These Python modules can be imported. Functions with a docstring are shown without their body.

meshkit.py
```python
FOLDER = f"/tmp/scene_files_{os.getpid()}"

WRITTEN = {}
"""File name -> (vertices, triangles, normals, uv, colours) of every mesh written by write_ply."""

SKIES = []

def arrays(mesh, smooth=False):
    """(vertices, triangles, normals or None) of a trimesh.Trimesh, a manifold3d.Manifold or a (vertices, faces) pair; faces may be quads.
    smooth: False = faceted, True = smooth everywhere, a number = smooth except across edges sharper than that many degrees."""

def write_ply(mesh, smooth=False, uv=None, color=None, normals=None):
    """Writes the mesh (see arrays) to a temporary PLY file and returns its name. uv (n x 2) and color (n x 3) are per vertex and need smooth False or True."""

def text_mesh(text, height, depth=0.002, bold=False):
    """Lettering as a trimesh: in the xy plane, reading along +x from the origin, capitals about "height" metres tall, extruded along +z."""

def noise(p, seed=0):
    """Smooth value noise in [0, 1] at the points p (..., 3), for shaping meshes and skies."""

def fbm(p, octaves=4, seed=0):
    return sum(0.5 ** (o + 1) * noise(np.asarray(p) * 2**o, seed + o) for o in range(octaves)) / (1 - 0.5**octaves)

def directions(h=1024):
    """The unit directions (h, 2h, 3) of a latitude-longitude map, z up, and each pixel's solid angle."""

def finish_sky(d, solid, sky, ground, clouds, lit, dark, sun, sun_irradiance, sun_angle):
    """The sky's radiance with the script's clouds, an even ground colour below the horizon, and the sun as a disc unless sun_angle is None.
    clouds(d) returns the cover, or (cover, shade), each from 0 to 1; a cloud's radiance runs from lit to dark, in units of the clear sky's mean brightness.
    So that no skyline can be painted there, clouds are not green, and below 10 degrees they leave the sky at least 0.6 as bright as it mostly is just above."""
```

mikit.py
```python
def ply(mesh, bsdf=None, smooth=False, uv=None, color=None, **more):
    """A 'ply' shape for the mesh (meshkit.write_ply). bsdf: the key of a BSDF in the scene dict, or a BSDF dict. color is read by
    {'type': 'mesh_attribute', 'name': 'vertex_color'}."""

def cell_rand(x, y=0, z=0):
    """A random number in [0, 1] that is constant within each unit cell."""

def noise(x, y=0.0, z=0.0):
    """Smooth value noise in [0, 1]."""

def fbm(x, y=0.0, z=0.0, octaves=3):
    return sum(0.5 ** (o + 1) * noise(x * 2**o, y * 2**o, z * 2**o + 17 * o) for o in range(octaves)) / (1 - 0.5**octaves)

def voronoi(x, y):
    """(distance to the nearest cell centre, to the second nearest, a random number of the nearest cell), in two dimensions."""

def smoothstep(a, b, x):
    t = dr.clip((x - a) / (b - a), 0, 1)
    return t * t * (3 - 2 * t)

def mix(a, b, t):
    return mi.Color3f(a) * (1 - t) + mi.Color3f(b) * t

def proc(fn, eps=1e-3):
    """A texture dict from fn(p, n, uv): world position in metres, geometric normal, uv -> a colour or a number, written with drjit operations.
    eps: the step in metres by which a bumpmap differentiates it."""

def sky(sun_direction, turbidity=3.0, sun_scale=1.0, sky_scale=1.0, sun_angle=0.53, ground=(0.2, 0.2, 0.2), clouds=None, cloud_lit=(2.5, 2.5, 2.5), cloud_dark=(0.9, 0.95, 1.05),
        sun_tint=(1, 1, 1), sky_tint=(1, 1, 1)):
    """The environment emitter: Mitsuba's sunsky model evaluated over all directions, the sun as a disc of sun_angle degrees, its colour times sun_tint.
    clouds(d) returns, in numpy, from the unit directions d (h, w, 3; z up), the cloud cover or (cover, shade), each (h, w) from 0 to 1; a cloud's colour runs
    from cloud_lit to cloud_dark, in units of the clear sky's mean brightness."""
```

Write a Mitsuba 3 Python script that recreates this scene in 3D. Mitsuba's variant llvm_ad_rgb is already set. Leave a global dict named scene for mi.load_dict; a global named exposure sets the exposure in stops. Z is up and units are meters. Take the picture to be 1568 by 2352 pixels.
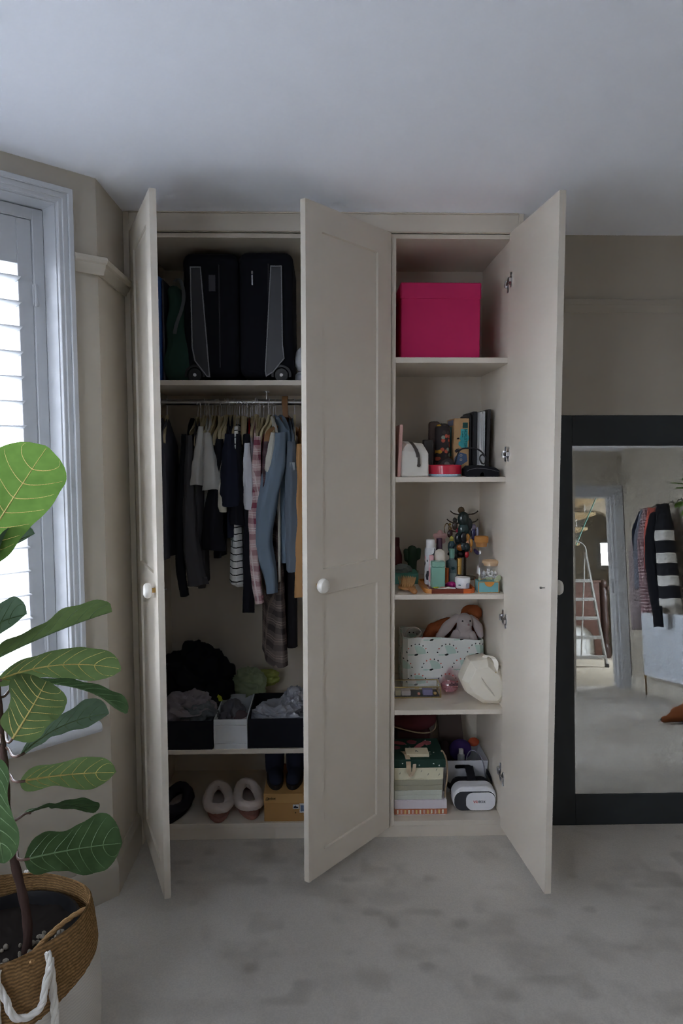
import math
import numpy as np
import trimesh
import manifold3d as m3
import drjit as dr
import mitsuba as mi
from shapely.geometry import Polygon, Point, box as sbox
import mikit
import meshkit
from mikit import proc, noise, fbm, smoothstep, mix

T = mi.ScalarTransform4f
PI = math.pi
scene, labels = {}, {}

# ---------------------------------------------------------------- camera, sky, exposure
FOC, PITCH, ROLL, YAW = 1677.54, 0.0796, -0.0018, 0.0247
EYE = np.array([0.0, -2.8681, 1.5809])
_f = np.array([math.sin(YAW) * math.cos(PITCH), math.cos(YAW) * math.cos(PITCH), -math.sin(PITCH)])
_r = np.array([math.cos(YAW), -math.sin(YAW), 0.0])
_u = np.cross(_r, _f)
_up = -_r * math.sin(ROLL) + _u * math.cos(ROLL)
scene['camera'] = {'type': 'perspective', 'fov': math.degrees(2 * math.atan(784 / FOC)), 'fov_axis': 'x', 'near_clip': 0.05, 'far_clip': 200.0,
                   'to_world': T().look_at(origin=EYE.tolist(), target=(EYE + _f).tolist(), up=_up.tolist())}
# even overcast daylight, no direct sun
scene['sky'] = mikit.sky((-0.5, 0.5, 0.7), turbidity=4.0, sun_scale=0.0, sky_scale=1.0, ground=(0.32, 0.32, 0.31),
                         clouds=lambda d: 0.97 * np.ones(d.shape[:2]), cloud_lit=(0.93, 1.0, 1.13), cloud_dark=(0.9, 0.95, 1.05))
exposure = 7.3


# ---------------------------------------------------------------- helpers
def lin(c):
    c = np.asarray(c, float) / 255.0
    return np.where(c <= 0.04045, c / 12.92, ((c + 0.055) / 1.055) ** 2.4)


def C3(c):
    return mi.Color3f(*[float(x) for x in lin(c)])


def rgb(c):
    return {'type': 'rgb', 'value': [float(x) for x in lin(c)]}


VC = {'type': 'mesh_attribute', 'name': 'vertex_color'}


def pr(color, rough=0.6, **k):
    return {'type': 'twosided', 'b': {'type': 'principled', 'base_color': color, 'roughness': rough, **k}}


scene['matte'] = pr(VC, 0.85, specular=0.25)
scene['cloth'] = pr(VC, 0.95, specular=0.1, sheen=0.35)
scene['satin'] = pr(VC, 0.42, specular=0.45)
scene['gloss'] = pr(VC, 0.15, specular=0.5, clearcoat=0.4, clearcoat_gloss=0.9)
scene['metal'] = pr(VC, 0.25, metallic=1.0)
scene['clear'] = {'type': 'thindielectric', 'int_ior': 1.5}
scene['pane'] = {'type': 'thindielectric', 'int_ior': 1.5}
scene['pinkglass'] = {'type': 'thindielectric', 'int_ior': 1.5, 'specular_transmittance': rgb((244, 222, 226))}
scene['mirror'] = {'type': 'twosided', 'b': {'type': 'conductor', 'material': 'none', 'specular_reflectance': {'type': 'rgb', 'value': [0.86, 0.88, 0.87]}}}


def numbered(name):
    k, n = name, 0
    while k in scene or k in labels:
        n += 1
        k = f'{name}_{n:03d}'
    return k


def thing(name, label, cat, group=None, kind=None):
    k = numbered(name)
    labels[k] = {'label': label, 'category': cat}
    if group:
        labels[k]['group'] = group
    if kind:
        labels[k]['kind'] = kind
    return k


def soften(mesh, angle):
    if hasattr(mesh, 'to_mesh'):
        m = mesh.to_mesh()
        mesh = trimesh.Trimesh(m.vert_properties[:, :3], m.tri_verts, process=False)
    if isinstance(mesh, tuple):
        f = np.asarray(mesh[1])
        if f.shape[1] == 4:
            f = np.vstack([f[:, [0, 1, 2]], f[:, [0, 2, 3]]])
        mesh = trimesh.Trimesh(np.asarray(mesh[0], float), f, process=False)
    if angle is True or angle is False:
        return mesh, angle
    mesh = trimesh.graph.smooth_shade(mesh, angle=np.radians(angle), facet_minarea=None)
    return mesh, True


def shape(mesh, col, bsdf='matte', smooth=32):
    mesh, sm = soften(mesh, smooth)
    if col is None:
        return mikit.ply(mesh, bsdf, smooth=sm)
    c = np.asarray(col, float)
    c = c + .14 * (c.mean(-1, keepdims=True) - c)      # the greyish cast of flat daylight pigments
    c = np.tile(lin(c), (len(mesh.vertices), 1)) if c.ndim == 1 else lin(c)
    return mikit.ply(mesh, bsdf, smooth=sm, color=c)


def part(parent, name, mesh, col, bsdf='matte', smooth=32, label=None, kind=None):
    k = numbered(parent + '__' + name)
    scene[k] = shape(mesh, col, bsdf, smooth)
    if label or kind:
        labels[k] = {}
        if label:
            labels[k]['label'] = label
        if kind:
            labels[k]['kind'] = kind
    return k


def solo(name, mesh, col, bsdf, label, cat, group=None, smooth=32, kind=None):
    k = thing(name, label, cat, group, kind)
    scene[k] = shape(mesh, col, bsdf, smooth)
    return k


def struct(name, mesh, col, bsdf, label=None, smooth=32):
    scene[name] = shape(mesh, col, bsdf, smooth)
    labels[name] = {'kind': 'structure', 'label': label or name.replace('_', ' ')}
    return name


def cat(*ms):
    out = []
    for m in ms:
        if hasattr(m, 'to_mesh'):
            q = m.to_mesh()
            m = trimesh.Trimesh(q.vert_properties[:, :3], q.tri_verts, process=False)
        out.append(m)
    return trimesh.util.concatenate(out)


def cb(x0, x1, y0, y1, z0, z1, ch=0.0015):
    """box with chamfered edges"""
    ch = min(ch, 0.45 * min(x1 - x0, y1 - y0, z1 - z0))
    pts = []
    for a, sa in ((x0, 1), (x1, -1)):
        for b, sb in ((y0, 1), (y1, -1)):
            for c, sc in ((z0, 1), (z1, -1)):
                pts += [(a, b + sb * ch, c + sc * ch), (a + sa * ch, b, c + sc * ch), (a + sa * ch, b + sb * ch, c)]
    return trimesh.convex.convex_hull(np.array(pts))


def bx(x0, x1, y0, y1, z0, z1):
    return trimesh.creation.box(bounds=[[x0, y0, z0], [x1, y1, z1]])


def rb(x0, x1, y0, y1, z0, z1, r=0.01, seg=16):
    """box with rounded edges"""
    r = min(r, 0.49 * min(x1 - x0, y1 - y0, z1 - z0))
    s = m3.Manifold.sphere(r, seg)
    return m3.Manifold.batch_hull([s.translate((a, b, c)) for a in (x0 + r, x1 - r) for b in (y0 + r, y1 - r) for c in (z0 + r, z1 - r)])


def lathe(prof, at=(0, 0, 0), n=32):
    m = trimesh.creation.revolve(np.array(prof, float), sections=n)
    m.apply_translation(at)
    return m


def cyl(p, q, r, n=12):
    return tube([p, q], r, n)


def tube(path, r, n=8, closed=False):
    """round tube along a path; r a number or one per point"""
    p = np.array(path, float)
    k = len(p)
    r = np.broadcast_to(np.asarray(r, float), (k,))
    d = (np.roll(p, -1, 0) - np.roll(p, 1, 0)) if closed else np.gradient(p, axis=0)
    d /= np.linalg.norm(d, axis=1, keepdims=True) + 1e-12
    a = np.array([0, 0, 1.0]) if abs(d[0][2]) < 0.9 else np.array([1.0, 0, 0])
    u = np.cross(d[0], a)
    u /= np.linalg.norm(u)
    ring = []
    th = np.linspace(0, 2 * PI, n, endpoint=False)
    for i in range(k):
        u = u - d[i] * (u @ d[i])
        u /= np.linalg.norm(u) + 1e-12
        v = np.cross(d[i], u)
        ring.append(p[i] + r[i] * (np.cos(th)[:, None] * u + np.sin(th)[:, None] * v))
    return loft(np.array(ring), closed)


def loft(R, closed=False, caps=True):
    """closed rings R (m, n, 3) joined into a skin"""
    R = np.asarray(R, float)
    m, n = R.shape[:2]
    v = R.reshape(-1, 3)
    f = []
    for i in range(m if closed else m - 1):
        a, b = i * n, ((i + 1) % m) * n
        j = np.arange(n)
        k = (j + 1) % n
        f += [np.stack([a + j, a + k, b + k], 1), np.stack([a + j, b + k, b + j], 1)]
    if caps and not closed:
        v = np.vstack([v, R[0].mean(0), R[-1].mean(0)])
        j = np.arange(n)
        k = (j + 1) % n
        f += [np.stack([k, j, np.full(n, m * n)], 1), np.stack([(m - 1) * n + j, (m - 1) * n + k, np.full(n, m * n + 1)], 1)]
    return trimesh.Trimesh(v, np.vstack(f), process=False)


def spline(pts, n=24):
    from scipy.interpolate import CubicSpline
    p = np.array(pts, float)
    t = np.r_[0, np.cumsum(np.linalg.norm(np.diff(p, axis=0), axis=1))]
    return CubicSpline(t, p)(np.linspace(0, t[-1], n))


def prism(pts, z0, z1):
    return trimesh.creation.extrude_polygon(Polygon(pts), z1 - z0).apply_translation((0, 0, z0))


def poly_xz(poly, y0, y1):
    """shapely polygon in (x, z) extruded from y0 to y1"""
    m = trimesh.creation.extrude_polygon(poly, y1 - y0, engine='earcut')
    m.apply_transform(np.array([[1, 0, 0, 0], [0, 0, -1, y1], [0, 1, 0, 0], [0, 0, 0, 1.0]]))
    return m


def hullpts(p):
    return trimesh.convex.convex_hull(np.array(p, float))


def blob(bones, step=0.012, smooth=12):
    """one continuous skin around bones ((p, r), (q, s))"""
    ms = []
    for (p, r), (q, s) in bones:
        ms.append(m3.Manifold.batch_hull([m3.Manifold.sphere(r, 20).translate(tuple(p)), m3.Manifold.sphere(s, 20).translate(tuple(q))]))
    m = m3.Manifold.batch_boolean(ms, m3.OpType.Add).refine_to_length(step)
    q = m.to_mesh()
    t = trimesh.Trimesh(q.vert_properties[:, :3], q.tri_verts)
    trimesh.smoothing.filter_taubin(t, iterations=smooth)
    return t


def crumple(c, r, seed, amp=0.35, sub=4, scale=1.0, flat=None, inside=None):
    """a crumpled heap of cloth"""
    m = trimesh.creation.icosphere(subdivisions=sub)
    v = np.array(m.vertices)
    q = v * 1.7 * scale + seed * 7.3
    ridge = 1 - 2 * np.abs(meshkit.fbm(q, 3, seed) - 0.5) * 2
    v = v * (1 + amp * (ridge - 0.6) + 0.12 * (meshkit.fbm(q * 3.1, 2, seed + 5) - 0.5))[:, None]
    v = v * np.asarray(r) + np.asarray(c)
    if flat is not None:
        v[:, 2] = np.maximum(v[:, 2], flat)
    if inside is not None:
        v = np.clip(v, inside[0], inside[1])
    return trimesh.Trimesh(v, m.faces, process=False)


def text(s, h, p, rot=None, depth=0.0008, bold=False, centre=True):
    """lettering on a wall that faces -y: reads along +x; rot in degrees about y"""
    m = meshkit.text_mesh(s, h, depth, bold)
    if centre:
        m.apply_translation((-m.bounds[:, 0].mean(), -m.bounds[:, 1].mean(), 0))
    m.apply_transform(np.array([[1, 0, 0, 0], [0, 0, -1, 0], [0, 1, 0, 0], [0, 0, 0, 1.0]]))
    if rot:
        m.apply_transform(trimesh.transformations.rotation_matrix(math.radians(rot), (0, 1, 0)))
    m.apply_translation(p)
    return m


def turn(m, deg, at=(0, 0, 0), axis=(0, 0, 1)):
    m.apply_transform(trimesh.transformations.rotation_matrix(math.radians(deg), axis, at))
    return m


def frame_mesh(m, o, e, n):
    """local (along e, along n, up) to world"""
    M = np.eye(4)
    M[:3, 0], M[:3, 1], M[:3, 2], M[:3, 3] = e, n, (0, 0, 1), o
    if hasattr(m, 'to_mesh'):
        m = cat(m)
    m = m.copy()
    m.apply_transform(M)
    if np.linalg.det(M[:3, :3]) < 0:
        m.invert()
    return m


# colours of the room
WALL = (184, 175, 160)
GREIGE = (210, 200, 185)
WHITE = (188, 190, 194)

# ---------------------------------------------------------------- the room
def carpet_fn(p, n, uv):
    big = fbm(p.x * 1.7 + 3.7, p.y * 1.7, 0.0, 4)
    spot = fbm(p.x * 8.0 + 1.5 * p.y, p.y * 9.0 + 5.0, 0.0, 3)
    small = noise(p.x * 13.0 + 7.0, p.y * 15.0, 0.0)
    fine = noise(p.x * 260, p.y * 260, 0.0)
    pile = .36 * smoothstep(.30, .72, big) + .30 * smoothstep(.45, .90, spot) + .28 * smoothstep(.70, .98, small) * smoothstep(.4, .6, big)
    return mix(C3((202, 197, 189)), C3((150, 144, 135)), pile) * (.95 + .10 * fine)


def carpet_h(p, n, uv):
    return 0.003 * noise(p.x * 180, p.y * 180, 0.0) + 0.004 * fbm(p.x * 14, p.y * 14, 0.0, 2)


scene['carpet'] = {'type': 'twosided', 'b': {'type': 'bumpmap', 'arbitrary': proc(carpet_h, 2e-3), 'scale': 1.0, 'bsdf': {'type': 'principled', 'base_color': proc(carpet_fn), 'roughness': 1.0, 'specular': 0.05, 'sheen': 0.3}}}


def paint_h(p, n, uv):
    return 0.0012 * fbm(p.x * 60 + p.y * 47, p.z * 60, p.y * 31 - p.x * 23, 2)


scene['paint'] = {'type': 'twosided', 'b': {'type': 'bumpmap', 'arbitrary': proc(paint_h, 2e-3), 'scale': 0.25, 'bsdf': {'type': 'principled', 'base_color': VC, 'roughness': 0.8, 'specular': 0.25}}}

CEIL = 2.5
BACK, SIDE, REAR = 0.276, 3.2, -4.35
A0 = np.array([-0.758, -0.327])
A1 = A0 + 1.15 * np.array([-0.70711, -0.70711])
A2 = np.array([A1[0], A1[1] - 1.62])
A3 = A2 + 1.15 * np.array([0.70711, -0.70711])

struct('floor', bx(-2.0, SIDE + .12, REAR - .14, 0.62, -0.06, 0.0), None, 'carpet', 'pale grey fitted carpet with trodden darker patches')
struct('ceiling', bx(-2.0, SIDE + .12, REAR - .14, 0.62, CEIL, CEIL + 0.1), (236, 240, 249), 'paint', 'smooth white ceiling')
struct('wall_back', bx(0.775, SIDE + .12, BACK, BACK + 0.3, 0, CEIL), WALL, 'paint', 'taupe wall behind the leaning mirror')
struct('wall_right', bx(SIDE, SIDE + .12, REAR, BACK, 0, CEIL), WALL, 'paint', 'taupe wall with radiator and hanging clothes')
struct('wall_alcove', cat(bx(-0.87, -0.758, A0[1], 0.62, 0, CEIL), bx(-0.87, 0.774, 0.548, 0.62, 0, CEIL)), WALL, 'paint', 'taupe return wall between bay window and wardrobe')
DX0, DX1, DH = 2.34, 3.10, 2.033
struct('wall_rear', cat(bx(-0.87, DX0, REAR - .14, REAR, 0, CEIL), bx(DX1, SIDE + .12, REAR - .14, REAR, 0, CEIL), bx(DX0, DX1, REAR - .14, REAR, DH, CEIL)), WALL, 'paint', 'taupe rear wall around the doorway')
struct('wall_front_left', bx(-0.87, -0.758, REAR, A3[1], 0, CEIL), WALL, 'paint')

WZ0, WZ1 = 0.655, 2.387


def seg_wall(name, P, Q, hs, za=WZ0, zb=WZ1, th=0.30, label=None, ext=(0, 0)):
    """wall from P to Q with a window hole hs = (s0, s1) along it; its room face on the line"""
    L = np.linalg.norm(Q - P)
    e = np.r_[(Q - P) / L, 0]
    n = np.r_[-e[1], e[0], 0]
    if n[:2] @ (np.array([0.5, -2.0]) - (P + Q) / 2) > 0:
        n = -n
    o = np.r_[P, 0]
    s0, s1 = hs
    m = cat(bx(-ext[0], L + ext[1], 0, th, 0, za), bx(-ext[0], L + ext[1], 0, th, zb, CEIL), bx(-ext[0], s0, 0, th, za, zb), bx(s1, L + ext[1], 0, th, za, zb))
    struct(name, frame_mesh(m, o, e, n), WALL, 'paint', label)
    return o, e, n, L


def ext(o, e, n, m):
    return frame_mesh(m, o, e, n)


def window(num, P, Q, hs, wall, wlabel, panels, lab, tilt=-6):
    o, e, n, L = seg_wall(wall, P, Q, hs, label=wlabel)
    w = f'window_{num}'
    s0, s1 = hs
    # stepped casing round the reveal
    def ring(d0, d1, y0, y1):
        return [cb(s0 - d1, s0 - d0, y0, y1, WZ0, WZ1 + d1, .002), cb(s1 + d0, s1 + d1, y0, y1, WZ0, WZ1 + d1, .002), cb(s0 - d1, s1 + d1, y0, y1, WZ1 + d0, WZ1 + d1, .002)]
    cas = cat(*ring(0.0, .014, -.016, .004), *ring(.012, .030, -.022, .004), *ring(.029, .046, -.030, .004))
    scene[w] = shape(frame_mesh(cas, o, e, n), WHITE, 'satin')
    labels[w] = {'kind': 'structure', 'label': lab}
    # lining of the reveal, sash frame and glass
    lining = cat(bx(s0 - .001, s0 + .004, .0, .28, WZ0, WZ1), bx(s1 - .004, s1 + .001, .0, .28, WZ0, WZ1), bx(s0, s1, .0, .28, WZ1 - .004, WZ1 + .001))
    part(w, 'reveal', frame_mesh(lining, o, e, n), WHITE, 'satin')
    fr = cat(cb(s0, s0 + .05, .20, .25, WZ0, WZ1), cb(s1 - .05, s1, .20, .25, WZ0, WZ1), cb(s0 + .05, s1 - .05, .20, .25, WZ0, WZ0 + .07), cb(s0 + .05, s1 - .05, .20, .25, WZ1 - .05, WZ1), cb(s0 + .05, s1 - .05, .20, .25, 1.50, 1.54))
    part(w, 'sash_frame', frame_mesh(fr, o, e, n), WHITE, 'satin')
    g = bx(s0 + .05, s1 - .05, .2249, .2251, WZ0 + .07, WZ1 - .05)
    gl = trimesh.Trimesh(np.array([(s0 + .05, .225, WZ0 + .07), (s1 - .05, .225, WZ0 + .07), (s1 - .05, .225, WZ1 - .05), (s0 + .05, .225, WZ1 - .05)]), [[0, 1, 2], [0, 2, 3]], process=False)
    part(w, 'glass', frame_mesh(gl, o, e, n), None, 'pane', False)
    sp = [(-.055, WZ0 - .022), (-.06, WZ0 - .010), (-.055, WZ0 + .004), (-.045, WZ0 + .010), (.20, WZ0 + .010), (.20, WZ0 - .022)]
    sill = trimesh.creation.extrude_polygon(Polygon(sp), s1 - s0 + .16)
    sill.apply_transform(np.array([[0, 0, 1, s0 - .08], [1, 0, 0, 0], [0, 1, 0, 0], [0, 0, 0, 1.0]]))
    part(w, 'sill', frame_mesh(sill, o, e, n), WHITE, 'satin', 50)
    # plantation shutters in a frame inside the reveal
    F0, F1 = s0 + .005, s1 - .005
    y0, y1 = .088, .128
    zb, zt = WZ0 + .012, WZ1 - .008
    sf = cat(cb(F0, F0 + .036, y0 - .006, y1, zb, zt), cb(F1 - .036, F1, y0 - .006, y1, zb, zt), cb(F0 + .036, F1 - .036, y0 - .006, y1, zt - .036, zt), cb(F0 + .036, F1 - .036, y0 - .006, y1, zb, zb + .03))
    part(w, 'shutter_frame', frame_mesh(sf, o, e, n), WHITE, 'satin')
    a, b = F0 + .038, F1 - .038
    pw = (b - a) / panels
    for k in range(panels):
        p0, p1 = a + k * pw + .001, a + (k + 1) * pw - .001
        zl, zh = zb + .032, zt - .038
        words = {0: 'nearest the wardrobe', panels - 1: 'farthest from the wardrobe'}.get(k, 'in the middle')
        sh = thing('plantation_shutter', f'white louvred plantation shutter panel of the {("angled", "middle", "far angled")[num - 1]} bay window, {words}', 'shutter')
        frame = cat(cb(p0, p0 + .047, y0, y0 + .028, zl, zh), cb(p1 - .047, p1, y0, y0 + .028, zl, zh), cb(p0 + .047, p1 - .047, y0, y0 + .028, zh - .145, zh), cb(p0 + .047, p1 - .047, y0, y0 + .028, zl, zl + .13))
        part(sh, 'frame', frame_mesh(frame, o, e, n), WHITE, 'satin')
        if num == 1:
            hx = p0 - .006 if k == 0 else p1 + .006
            for hz in (2.10, 1.45, .95):
                part(sh, 'hinge', frame_mesh(cat(cyl((hx, y0 - .010, hz - .036), (hx, y0 - .010, hz + .036), .005), cb(hx - .010, hx + .010, y0 - .011, y0 - .005, hz - .034, hz + .034, .001)), o, e, n), WHITE, 'satin')
        z = zl + .13 + .045
        t = np.linspace(0, 2 * PI, 12, endpoint=False)
        while z < zh - .145 - .03:
            el = np.c_[.041 * np.cos(t), .0055 * np.sin(t)]
            an = math.radians(tilt)
            el = el @ np.array([[math.cos(an), math.sin(an)], [-math.sin(an), math.cos(an)]])
            R = np.array([[(x, y0 + .014 + q[0], z + q[1]) for q in el] for x in (p0 + .048, p1 - .048)])
            part(sh, 'louvre', frame_mesh(loft(R), o, e, n), WHITE, 'satin', 40)
            z += .0795
    return o, e, n


WF1 = window(1, A0, A1, (.141, .985), 'wall_left', 'taupe angled bay wall around the shuttered window', 2, 'white stepped casing and sill of the angled bay window')
window(2, A1, A2, (.16, 1.46), 'wall_bay', 'taupe middle wall of the bay', 3, 'white casing of the middle bay window', tilt=-3)
window(3, A2, A3, (.165, 1.009), 'wall_bay_far', 'taupe far angled wall of the bay', 2, 'white casing of the far angled bay window', tilt=-3)


def run(profile, P, Q, side):
    """moulding: profile (depth off the wall, z) swept from P to Q on the wall; side = unit vector into the room"""
    P, Q = np.r_[P, 0.0], np.r_[Q, 0.0]
    s = np.r_[side, 0.0]
    R = np.array([[X + s * d + np.array([0, 0, z]) for d, z in profile] for X in (P, Q)])
    return loft(R)


RAIL = [(0, 2.181), (.008, 2.181), (.012, 2.192), (.020, 2.200), (.024, 2.212), (.034, 2.216), (.038, 2.224), (.036, 2.233), (.028, 2.237), (0, 2.237)]
SKIRT = [(0, 0), (.018, 0), (.018, .105), (.014, .118), (.008, .126), (.006, .134), (0, .134)]
din = np.array([.70711, -.70711])
struct('trim_1', cat(run(RAIL, A0 + np.array([.0157, .0]), A0 + .093 * np.array([-.70711, -.70711]), din), run(RAIL, (A0[0], A0[1] - .012), (-0.758, -.001), (1, 0))), WALL, 'paint', 'moulded picture rail between bay window and wardrobe')
struct('trim_2', run([(d * .35, z - .003) for d, z in RAIL], (.775, BACK), (SIDE, BACK), (0, -1)), WALL, 'paint', 'shallow picture rail above the mirror')
struct('trim_3', run([(d * .3, z + .17) for d, z in RAIL], (-.758, REAR), (SIDE, REAR), (0, 1)), WALL, 'paint', 'narrow moulding above the doorway')
struct('baseboard_left', cat(run(SKIRT, A0 + np.array([.0075, 0]), A1, din), run(SKIRT, (A0[0], A0[1] - .006), (-.758, -.001), (1, 0)), run(SKIRT, A1, A2, (1, 0)), run(SKIRT, A2, A3, (.70711, .70711))), WALL, 'satin', 'painted skirting board of the bay')
struct('baseboard_back', run(SKIRT, (.775, BACK), (SIDE, BACK), (0, -1)), WALL, 'satin', 'painted skirting board behind the mirror')
struct('baseboard_right', run(SKIRT, (SIDE, REAR + .03), (SIDE, BACK - .02), (-1, 0)), (205, 198, 184), 'satin', 'painted skirting board under the radiator')
struct('baseboard_rear', run(SKIRT, (-.758, REAR), (DX0 - .11, REAR), (0, 1)), WALL, 'satin', 'painted skirting board beside the doorway')

# ---------------------------------------------------------------- fitted wardrobe
WD = thing('fitted_wardrobe', 'tall greige fitted wardrobe with three open shaker doors and filled shelves', 'wardrobe')
Y0, YB = .022, .535
LX0, LX1, RX0, RX1 = -.715, .267, .285, .732


def wp(name, *b, ch=.0015, lab=None):
    return part(WD, name, cb(*b, ch), GREIGE, 'satin', label=lab)


wp('side_panel', -.733, LX0, Y0, YB, .05, 2.424)
wp('side_panel', RX1, .7535, Y0, YB, .05, 2.424)
wp('partition', LX1, RX0, Y0, YB, .05, 2.424)
wp('end_panel', .754, .773, 0, BACK - .002, 0, CEIL - .001)
wp('filler_strip', -.757, -.735, .0, .05, 0, CEIL - .001)
wp('cornice', -.7345, .7535, 0, .020, 2.428, CEIL - .006)
wp('cornice_bead', -.7345, .7535, -.004, .018, CEIL - .0055, CEIL - .0005)
wp('top_panel', LX0, RX1, Y0, YB, 2.409, 2.427)
wp('back_panel', -.733, .7535, YB, .545, 0.0, 2.424)
wp('plinth', -.7345, .7535, .030, .048, 0, .0495)
SH = {'lt': 1.868, 'lb': .384, 'base': .071, 'r1': 1.957, 'r2': 1.488, 'r3': 1.015, 'r4': .539}
wp('shelf', LX0, LX1, .024, YB, 1.848, SH['lt'])
wp('shelf', LX0, LX1, .024, YB, .364, SH['lb'])
wp('shelf', LX0, LX1, .024, YB, .050, SH['base'])
wp('shelf', RX0, RX1, .024, YB, .050, SH['base'])
for k, z in (('r1', 1.935), ('r2', 1.468), ('r3', .995), ('r4', .519)):
    wp('shelf', RX0, RX1, .024, YB, z, SH[k])
CHROME = (205, 205, 208)
rail = part(WD, 'hanging_rail', cyl((LX0, .29, 1.801), (LX1, .29, 1.801), .0125, 20), CHROME, 'metal', label='chrome hanging rail')
part(rail, 'bracket', cat(cyl((-.241, .29, 1.812), (-.241, .29, 1.848), .003), lathe([(0, 1.842), (.012, 1.842), (.012, 1.848), (0, 1.848)], (-.241, .29, 0), 16)), CHROME, 'metal')

ZB, ZT, TH = .0576, 2.424, .022


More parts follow.
